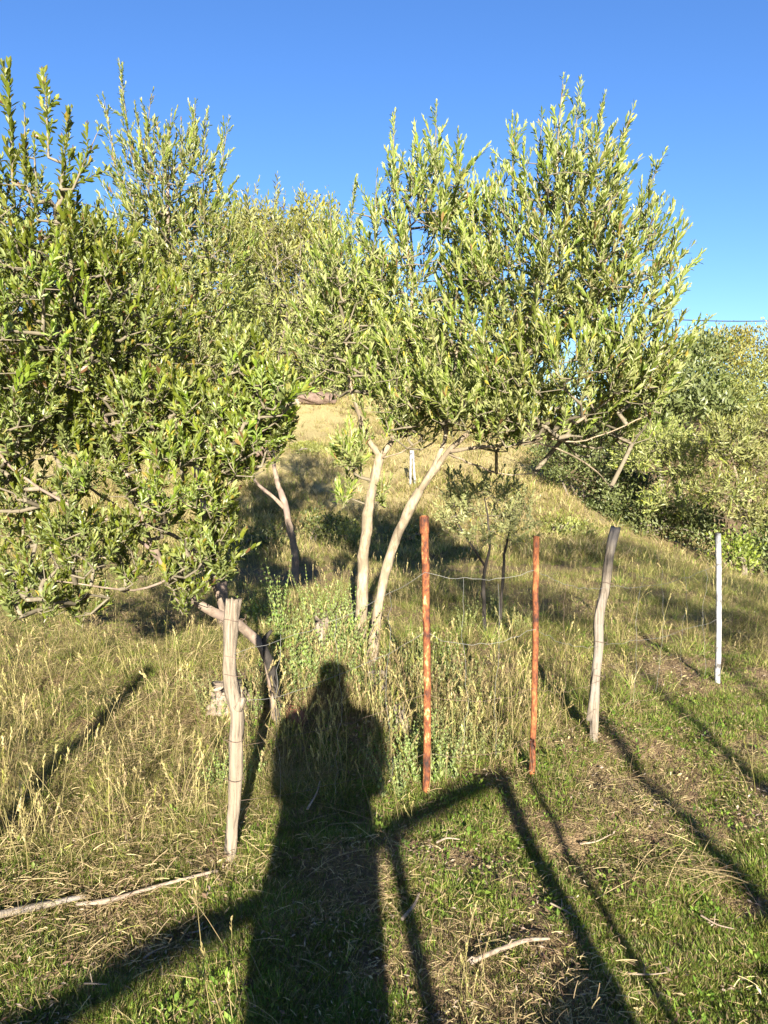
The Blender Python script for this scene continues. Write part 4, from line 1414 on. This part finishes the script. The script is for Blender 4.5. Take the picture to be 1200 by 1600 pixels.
def stalks(seed, n, h0, h1):
    r = np.random.default_rng(seed)
    mb = MB()
    for _ in range(n):
        a = r.random() * 6.28
        H = r.uniform(h0, h1)
        ln = r.uniform(.02, .45)
        s = np.linspace(0, 1, 6)
        b0 = np.array([r.normal(0, .05), r.normal(0, .05), -.01])
        pts = b0 + np.stack([math.cos(a) * ln * H * s**1.8, math.sin(a) * ln * H * s**1.8, H * s * (1 - .15 * ln * s)], 1)
        col = pick(r, (GOLD, .5), (OLIVEG, .2), (STRAW, .3))
        tube(mb, pts, np.linspace(.0013, .0007, 6), 3, cap=False, col=col)
        d = pts[-1] - pts[-2]; d /= np.linalg.norm(d)
        kind = r.random()
        m = 12 if kind < .6 else 5
        for q in range(m):
            az = q * 2.4
            rad_ = np.cross(d, [math.cos(az), math.sin(az), .3]); rad_ /= np.linalg.norm(rad_)
            V, T, Q = leaf_shape(.30, .1, 0, 1)
            sz = .016 * r.uniform(.8, 1.3)
            mb.add((V * sz) @ rotmat(d + rad_ * .45, rad_ + .01).T + pts[-1] - d * (.045 * q / m), T, Q, col * 1.1)
    return mb.mesh('seed_stalk', [M['grass']], True)


def rosette(seed, n, leaf, pal, hgt):
    r = np.random.default_rng(seed)
    mb = MB()
    for k in range(n):
        az = r.random() * 6.28
        th = R(r.uniform(25, 80))
        rad_ = np.array([math.cos(az), math.sin(az), 0])
        d = math.cos(th) * np.array([0, 0, 1.0]) + math.sin(th) * rad_
        upv = -math.cos(th) * rad_ + math.sin(th) * np.array([0, 0, 1.0])
        c = rad_ * r.random() * .035 + np.array([0, 0, r.random() * hgt])
        V, T, Q = leaf_shape(.5, .06, .12, 1)
        t = r.random()
        mb.add((V * leaf * r.uniform(.6, 1.3)) @ rotmat(d, upv + r.normal(0, .2, 3)).T + c, T, Q, np.array(pal[0]) * (1 - t) + np.array(pal[1]) * t)
    return mb.mesh('weed_rosette', [M['grass']], False)


def scatter(name, meshes, pts, scale, tilt, seed, label):
    """one object of kind stuff: geometry nodes put a clump on every point"""
    r = np.random.default_rng(seed)
    n = len(pts)
    me = bpy.data.meshes.new(name)
    me.vertices.add(n)
    me.vertices.foreach_set('co', np.ascontiguousarray(pts, np.float32).ravel())
    rot = np.stack([r.normal(0, tilt, n), r.normal(0, tilt, n), r.random(n) * 6.283], 1).astype(np.float32)
    a = me.attributes.new('rot', 'FLOAT_VECTOR', 'POINT'); a.data.foreach_set('vector', rot.ravel())
    a = me.attributes.new('siz', 'FLOAT', 'POINT'); a.data.foreach_set('value', np.asarray(scale, np.float32))
    a = me.attributes.new('pik', 'INT', 'POINT'); a.data.foreach_set('value', r.integers(0, len(meshes), n).astype(np.int32))
    o = link(name, me)
    tag(o, kind='stuff')
    ng = bpy.data.node_groups.new(name, 'GeometryNodeTree')
    ng.interface.new_socket('Geometry', in_out='INPUT', socket_type='NodeSocketGeometry')
    ng.interface.new_socket('Geometry', in_out='OUTPUT', socket_type='NodeSocketGeometry')
    gi, go = ng.nodes.new('NodeGroupInput'), ng.nodes.new('NodeGroupOutput')
    jn = ng.nodes.new('GeometryNodeGeometryToInstance')
    for k, m in enumerate(meshes):
        src = bpy.data.objects.new(name + '_clump', m)
        oi = ng.nodes.new('GeometryNodeObjectInfo')
        oi.inputs['Object'].default_value = src
        ng.links.new(oi.outputs['Geometry'], jn.inputs[0])
    iop = ng.nodes.new('GeometryNodeInstanceOnPoints')

    def attr(nm, ty):
        q = ng.nodes.new('GeometryNodeInputNamedAttribute')
        q.data_type = ty
        q.inputs['Name'].default_value = nm
        return [s for s in q.outputs if s.enabled and s.name == 'Attribute'][0]
    ng.links.new(gi.outputs[0], iop.inputs['Points'])
    ng.links.new(jn.outputs[0], iop.inputs['Instance'])
    iop.inputs['Pick Instance'].default_value = True
    ng.links.new(attr('pik', 'INT'), iop.inputs['Instance Index'])
    ng.links.new(attr('rot', 'FLOAT_VECTOR'), iop.inputs['Rotation'])
    ng.links.new(attr('siz', 'FLOAT'), iop.inputs['Scale'])
    ng.links.new(iop.outputs[0], go.inputs[0])
    md = o.modifiers.new('scatter', 'NODES')
    md.node_group = ng
    return o


def field(n, y0, y1, seed, margin=.8, power=1.0):
    """random ground points in the wedge the camera (or a step to its side) sees, denser near"""
    r = np.random.default_rng(seed)
    u = r.random(n)
    y = y0 * (y1 / y0) ** (u ** power)
    half = .54 * y + margin
    x = (r.random(n) * 2 - 1) * half
    return x, y, r


fence_y = lambda x: np.interp(x, [-3, -.55, .16, .6, 1.0, 1.95, 4], [1.9, Y_L, Y_R1, Y_R2, Y_G, Y_W, 5.2])


def place(x, y, dz=0):
    return np.stack([x, y, height(x, y) + dz], 1)


S_SHORT = [clump(k, 46, .042, .012, .040, .2, .9, .0021, [(GREEN, .62), (OLIVEG, .24), (STRAW, .14)]) for k in range(6)]
S_DRYSHORT = [clump(20 + k, 34, .05, .008, .030, .3, 1.0, .0016, [(STRAW, .45), (OLIVEG, .25), (GREEN, .12), (SOILY, .18)]) for k in range(6)]
S_TALLDRY = [clump(40 + k, 40, .075, .05, .19, .4, 1.7, .0022, [(GOLD, .30), (STRAW, .25), (OLIVEG, .30), (GREEN, .15)], 4, .35) for k in range(6)]
S_TALLGRN = [clump(60 + k, 40, .06, .04, .16, .3, 1.3, .0027, [(OLIVEG, .38), (GREEN, .44), (GOLD, .18)], 4, .3) for k in range(6)]
S_HILL = [clump(80 + k, 26, .14, .08, .24, .3, 1.3, .010, [(STRAW, .38), (GOLD, .34), (OLIVEG, .22), (GREEN, .06)], 2, .2) for k in range(5)]
S_LITTER = [straw_litter(100 + k, 22, .012, .048, .0014) for k in range(6)]
S_LONGSTRAW = [straw_litter(110 + k, 7, .06, .20, .0014) for k in range(5)]
S_STALK = [stalks(120 + k, 6, .14, .42) for k in range(5)]
S_ROS = [rosette(140 + k, 14, .015, [(0.07, 0.12, 0.015), (0.17, 0.22, 0.035)], .03) for k in range(4)]

lush = lambda x, y: vnoise(x, y, .42, 11) * .6 + vnoise(x, y, .15, 12) * .4
bare = lambda x, y: sm(.60, .74, vnoise(x, y, .26, 71) * .65 + vnoise(x, y, .09, 72) * .35)
left_dry = lambda x, y: sm(-.35, -.75, x + .1 * (y - 3)) * (.25 + .75 * sm(1.75, 2.5, y))          # the tall dry grass on the left
behind = lambda x, y: sm(0.0, .5, y - fence_y(x))

# short green turf in front of the fence
x, y, r = field(52000, 1.25, 6.5, 1)
keep = r.random(len(x)) < np.clip((lush(x, y) - .33) * 7, .06, 1) * (1 - .35 * left_dry(x, y)) * (1 - .5 * behind(x, y)) * (1 - .95 * bare(x, y))
x, y = x[keep], y[keep]
scatter('short_grass', S_SHORT, place(x, y), r.uniform(.7, 1.35, len(x)), .15, 1, '')
# cropped straw-coloured turf
x, y, r = field(30000, 1.25, 7, 2)
keep = r.random(len(x)) < np.clip((.60 - lush(x, y)) * 4, .06, .8) * (1 - .8 * bare(x, y))
x, y = x[keep], y[keep]
scatter('dry_turf', S_DRYSHORT, place(x, y), r.uniform(.7, 1.3, len(x)) * (1 + .3 * left_dry(x, y)), .25, 2, '')
# loose straw lying everywhere
x, y, r = field(9000, 1.25, 7, 3)
keep = r.random(len(x)) < .08 + .5 * left_dry(x, y) + .45 * (lush(x, y) < .45)
x, y = x[keep], y[keep]
scatter('straw_litter', S_LITTER, place(x, y, .008), r.uniform(.6, 1.3, len(x)) * (1 + .25 * left_dry(x, y)), .15, 3, '')
x, y, r = field(1500, 1.3, 6, 33)
keep = r.random(len(x)) < .10 + .5 * left_dry(x, y)
x, y = x[keep], y[keep]
scatter('loose_straw', S_LONGSTRAW, place(x, y, .006), r.uniform(.6, 1.2, len(x)), .10, 33, '')
# long dry grass on the left and behind the fence
x, y, r = field(22000, 1.6, 13, 4, power=.85)
pr = np.clip(left_dry(x, y) * sm(2.1, 3.4, y) * .45 + behind(x, y) * .62, 0, .8) * np.clip(.25 + (vnoise(x, y, .7, 21) - .3) * 2.2, .1, 1)
pr *= 1 - .75 * np.exp(-(((x + .4) / .4) ** 2 + ((y - 3.7) / .35) ** 2))
keep = r.random(len(x)) < pr
x, y = x[keep], y[keep]
scatter('long_dry_grass', S_TALLDRY, place(x, y), r.uniform(.55, 1.15, len(x)) * (1 - .22 * left_dry(x, y)), .22, 4, '')
x, y, r = field(22000, 1.6, 13, 5, power=.85)
pr = np.clip(left_dry(x, y) * .60 * sm(1.9, 3, y) + behind(x, y) * .75, 0, .8) * np.clip((vnoise(x, y, .8, 31) - .3) * 2.4, .06, 1)
keep = r.random(len(x)) < pr
x, y = x[keep], y[keep]
scatter('long_green_grass', S_TALLGRN, place(x, y), r.uniform(.55, 1.15, len(x)) * (1 - .15 * left_dry(x, y)), .2, 5, '')
# seed stalks
x, y, r = field(3200, 1.8, 13, 6, power=.8)
keep = r.random(len(x)) < np.clip(left_dry(x, y) * .14 * sm(2.1, 3, y) + behind(x, y) * .6 + .02, 0, .7) * np.clip((vnoise(x, y, .9, 41) - .25) * 2, .1, 1)
gx_, gy_ = r.normal(.05, .45, 150), r.normal(3.75, .35, 150)
x, y = np.concatenate([x[keep], gx_]), np.concatenate([y[keep], gy_])
scatter('seed_stalks', S_STALK, place(x, y), r.uniform(.6, 1.2, len(x)), .12, 6, '')
# dead leaves and flakes of bark on the bare patches
def flakes(seed, n):
    r = np.random.default_rng(seed)
    mb = MB()
    for _ in range(n):
        a = r.random() * 6.28
        d = np.array([math.cos(a), math.sin(a), r.normal(0, .35)])
        V, T, Q = leaf_shape(r.uniform(.2, .45), .12, r.normal(0, .2), 1)
        c = np.array([r.normal(0, .05), r.normal(0, .05), r.uniform(.002, .014)])
        mb.add((V * r.uniform(.008, .024)) @ rotmat(d, np.array([r.normal(0, .5), r.normal(0, .5), 1])).T + c, T, Q, pick(r, (SOILY, .45), (((.30, .22, .17), (.42, .33, .26)), .25), (STRAW, .3)))
    return mb.mesh('dead_leaf', [M['grass']], False)


S_FLAKE = [flakes(160 + k, 26) for k in range(5)]
x, y, r = field(6500, 1.25, 6.5, 17)
keep = r.random(len(x)) < .15 + .7 * bare(x, y)
x, y = x[keep], y[keep]
scatter('leaf_litter', S_FLAKE, place(x, y, .004), r.uniform(.7, 1.3, len(x)), .15, 17, '')
# small broad-leaved weeds in the turf
x, y, r = field(9000, 1.25, 6.5, 7)
keep = r.random(len(x)) < np.clip((vnoise(x, y, .35, 51) - .54) * 4, 0, .6)
x, y = x[keep], y[keep]
scatter('small_weeds', S_ROS, place(x, y), r.uniform(.6, 1.4, len(x)), .15, 7, '')
# pale dry grass on the hill and in the dip
x, y, r = field(26000, 9.5, 27, 8, margin=2, power=.9)
keep = r.random(len(x)) < np.where(x > 3 + .1 * (y - 10), .35, 1) * np.clip(.3 + (vnoise(x, y, 1.6, 61) - .3) * 2, .2, 1)
x, y = x[keep], y[keep]
scatter('hill_grass', S_HILL, place(x, y), r.uniform(.6, 1.25, len(x)), .2, 8, '')
# heap of raked straw on the right
r = np.random.default_rng(9)
g = gnd(1060, 1375)
x = g[0] + r.normal(0, .085, 40); y = g[1] + r.normal(0, .06, 40)
z = np.exp(-(((x - g[0]) / .16) ** 2 + ((y - g[1]) / .12) ** 2)) * .05 * r.random(40)
scatter('straw_heap', S_LONGSTRAW, place(x, y, z + .012), r.uniform(.7, 1.2, 40), .2, 9, '')

# ------------------------------------------------------------------ power cable on two poles outside the frame
u = np.linspace(-14.4, 34.6, 60)
cx_ = u - 7.6
cy_ = 20 + u * (10 / 20.6)
cz_ = 7.6 - .195 * u + (.26 / 41.2) * u ** 2
mb = MB()
cp = np.stack([cx_, cy_, cz_], 1)
tube(mb, cp - cp[0], .018, 5, cap=False)
o = mb.build('power_cable', M['cable'])
o.location = cp[0]
tag(o, 'thin black power cable crossing the sky behind the olive crowns', 'cable')
for p, lab in ((cp[0], 'wooden utility pole holding the near end of the power cable'), (cp[-1], 'wooden utility pole holding the far end of the power cable')):
    z0 = float(height(p[0], p[1]))
    root = empty('utility_pole', (p[0], p[1], z0), lab, 'pole')
    mb = MB()
    tube(mb, np.linspace([0, 0, -.3], [0, 0, p[2] - z0 + .25], 12), np.linspace(.14, .09, 12), 12, rough=.05, groove=.05)
    mb.build('shaft', M['old_wood'], root)
    mb = MB()
    tube(mb, np.array([[0, 0, p[2] - z0 - .12], [0, 0, p[2] - z0 - .02]]) + [[0, -.12, 0]] * 2, [.05, .04], 10)
    mb.build('insulator', M['white_paint'], root)

# ------------------------------------------------------------------ behind the camera: rail, rods and the photographer, whose shadows fall into view
def rail_fence():
    z = lambda x, y: float(height(x, y))
    root = empty('rail_fence', (.2, -1.0, z(.2, -1.0)), 'rough post-and-rail behind the photographer whose shadow crosses the foreground', 'fence')
    org = np.array(root.location)
    A, B = np.array([.74, -.40, 1.25]), np.array([-.64, -1.93, 1.24])
    dr = (B - A) / np.linalg.norm(B - A)
    for t_, rr, ln in ((0.01, .033, .155), (.335, .027, .20)):
        p = A + (B - A) * t_
        b = np.array([p[0] + ln, p[1] - .055, z(p[0], p[1]) - .2])
        mb = MB()
        tube(mb, np.linspace(b, [p[0], p[1] - .055, 1.27], 14) - org, rr, 12, rough=.15, groove=.12, seed=3)
        mb.build('post', M['old_wood'], root)
    e = B + np.array([.06, -.06, 0])
    mb = MB()
    tube(mb, np.linspace([e[0], e[1], z(e[0], e[1]) - .2], [e[0], e[1], 1.28], 12) - org, .05, 12, rough=.15, groove=.12, seed=6)
    mb.build('post', M['old_wood'], root)
    mb = MB()
    tube(mb, np.linspace(A - dr * .02, B + dr * .15, 20) - org, np.linspace(.025, .040, 20), 12, rough=.18, groove=.12, seed=8)
    mb.build('rail', M['old_wood'], root)
    mb = MB()
    a2, b2 = A + (B - A) * .04 + [.05, 0, -.44], A + (B - A) * .26 + [.05, 0, -.44]
    for o_ in (0, -.14, -.28):
        tube(mb, np.linspace(a2, b2, 8) + [0, 0, o_] - org, .075, 8, rough=.1)
    mb.build('shade_board', M['old_wood'], root)  # unseen boards, added to cast the dark patch between the post shadows


rail_fence()
mb = MB()
tube(mb, np.linspace([1.01, -.42, -.15], [.84, -.42, 1.26], 10), .015, 8)
o = mb.build('iron_rod', M['rusty_wire'])
tag(o, 'thin iron rod upright beside the end post of the rail behind the photographer', 'rod')
mb = MB()
tube(mb, np.linspace([-1.53, -.68, -.15], [-1.05, -.36, 1.72], 12), np.linspace(.044, .036, 12), 8, rough=.2)
o = mb.build('leaning_pole', M['old_wood'])
tag(o, 'slanting wooden pole left of the photographer casting the thin shadow line on the left', 'pole')


def skin_body(name, joints, edges, mat, parent, sub=2, root=0):
    joints = [((j[0][0] + .05 * j[0][2], j[0][1], j[0][2]),) + tuple(j[1:]) for j in joints]     # leaning a little to the right
    me = bpy.data.meshes.new(name)
    me.from_pydata([j[0] for j in joints], edges, [])
    o = link(name, me, parent)
    me.materials.append(mat)
    o.modifiers.new('skin', 'SKIN')
    for k, j in enumerate(joints):
        sv = me.skin_vertices[0].data[k]
        sv.radius = (j[1], j[2] if len(j) > 2 else j[1])
        sv.use_root = k == root
    md = o.modifiers.new('sub', 'SUBSURF')
    md.levels = md.render_levels = sub
    return o


def photographer():
    px, py = -.055, -.30
    z0 = float(height(px, py))
    root = empty('person', (px, py, z0), 'person standing behind the camera holding up a phone, seen only as a shadow', 'person')
    # one continuous body: pelvis, spine, neck, head, legs, arms to the hands (local metres, facing +Y)
    J = [((0, 0, .95), .135, .11), ((0, 0, 1.12), .13, .10), ((0, 0, 1.30), .155, .11), ((0, -.01, 1.42), .12, .085), ((0, 0, 1.49), .075, .075), ((0, .02, 1.58), .075, .085), ((0, .02, 1.68), .07, .085),
         ((-.10, 0, .86), .09), ((-.12, .02, .50), .058), ((-.13, -.01, .10), .040), ((-.13, .12, .035), .035),
         ((.10, 0, .86), .09), ((.12, .02, .50), .058), ((.13, -.01, .10), .040), ((.13, .12, .035), .035),
         ((-.20, 0, 1.40), .06), ((-.195, .05, 1.12), .046), ((-.12, .19, 1.38), .030), ((-.085, .225, 1.46), .032, .02),
         ((.20, 0, 1.40), .06), ((.195, .05, 1.12), .046), ((.10, .20, 1.37), .030), ((.045, .225, 1.46), .032, .02)]
    E = [(0, 1), (1, 2), (2, 3), (3, 4), (4, 5), (5, 6), (0, 7), (7, 8), (8, 9), (9, 10), (0, 11), (11, 12), (12, 13), (13, 14), (3, 15), (15, 16), (16, 17), (17, 18), (3, 19), (19, 20), (20, 21), (21, 22)]
    for side, wr_, s in ((18, (-.085, .225, 1.46), 1), (22, (.045, .225, 1.46), -1)):        # fingers closing on the phone's edges
        for q in range(5):
            a = np.array(wr_) + np.array([-.012 * s + .0, .012, .012 * q - .01])
            tip = a + np.array([.030 * s, .034, .012])
            n = len(J)
            J.append((tuple(a + np.array([-.006 * s, .02, .01])), .009)); J.append((tuple(tip), .007))
            E += [(side, n), (n, n + 1)]
    skin_body('body', J, E, M['skin'], root)
    # nose, ears, hair, clothes
    shirt = [((-.03, 0, .62), .25), ((0, 0, .98), .20), ((0, 0, 1.22), .20), ((0, -.01, 1.38), .095), ((-.20, 0, 1.41), .075), ((-.20, .03, 1.20), .055), ((.20, 0, 1.41), .075), ((.20, .03, 1.20), .055)]
    skin_body('shirt', shirt, [(0, 1), (1, 2), (2, 3), (3, 4), (4, 5), (3, 6), (6, 7)], M['shirt'], root)
    tr = [((0, 0, .97), .15, .125), ((-.10, 0, .84), .105), ((-.12, .02, .50), .075), ((-.13, -.01, .10), .065), ((.10, 0, .84), .105), ((.12, .02, .50), .075), ((.13, -.01, .10), .065)]
    skin_body('trousers', tr, [(0, 1), (1, 2), (2, 3), (0, 4), (4, 5), (5, 6)], M['trousers'], root)
    hair = [((0, -.03, 1.55), .07, .07), ((0, -.01, 1.66), .092, .085), ((0, .0, 1.72), .075, .08)]
    skin_body('hair', hair, [(0, 1), (1, 2)], M['hair'], root)
    for s in (-1, 1):
        skin_body('shoe', [((.13 * s, -.05, .045), .05, .045), ((.13 * s, .06, .045), .052, .04), ((.13 * s, .17, .035), .042, .03)], [(0, 1), (1, 2)], M['trousers'], root)
    ph = empty('phone', (0, -.032, CAMZ - .03), 'dark phone held up in portrait position by the photographer', 'phone')
    import bmesh
    bm = bmesh.new()
    bmesh.ops.create_cube(bm, size=1)
    for v in bm.verts:
        v.co = (v.co.x * .074, v.co.y * .008, v.co.z * .158)
    bmesh.ops.bevel(bm, geom=bm.edges[:], offset=.003, segments=2, affect='EDGES')
    me = bpy.data.meshes.new('case')
    bm.to_mesh(me); bm.free()
    me.materials.append(M['phone'])
    link('case', me, ph)
    bm = bmesh.new()
    bmesh.ops.create_cube(bm, size=1)
    for v in bm.verts:
        v.co = (v.co.x * .068, v.co.y * .001 - .0048, v.co.z * .150)
    me = bpy.data.meshes.new('screen')
    bm.to_mesh(me); bm.free()
    me.materials.append(M['phone'])
    link('screen', me, ph)


photographer()


# labels that still coincide are told apart by their order in depth
same = {}
for o in C.objects:
    if o.parent is None and 'label' in o.keys() and o.get('group') in ('weeds along the fence foot', 'herbs at the foot of the olives'):
        same.setdefault(o['label'], []).append(o)
NUM = ['', 'one', 'two', 'three', 'four', 'five', 'six', 'seven']
for lab, os_ in same.items():
    if 1 < len(os_) < 8:
        os_.sort(key=lambda o: o.location.y)
        for k, o in enumerate(os_):
            o['label'] = lab + ', ' + (['front', 'second', 'third', 'fourth', 'fifth', 'sixth', 'seventh'][k] if k < len(os_) - 1 else 'rearmost') + ' of ' + NUM[len(os_)]
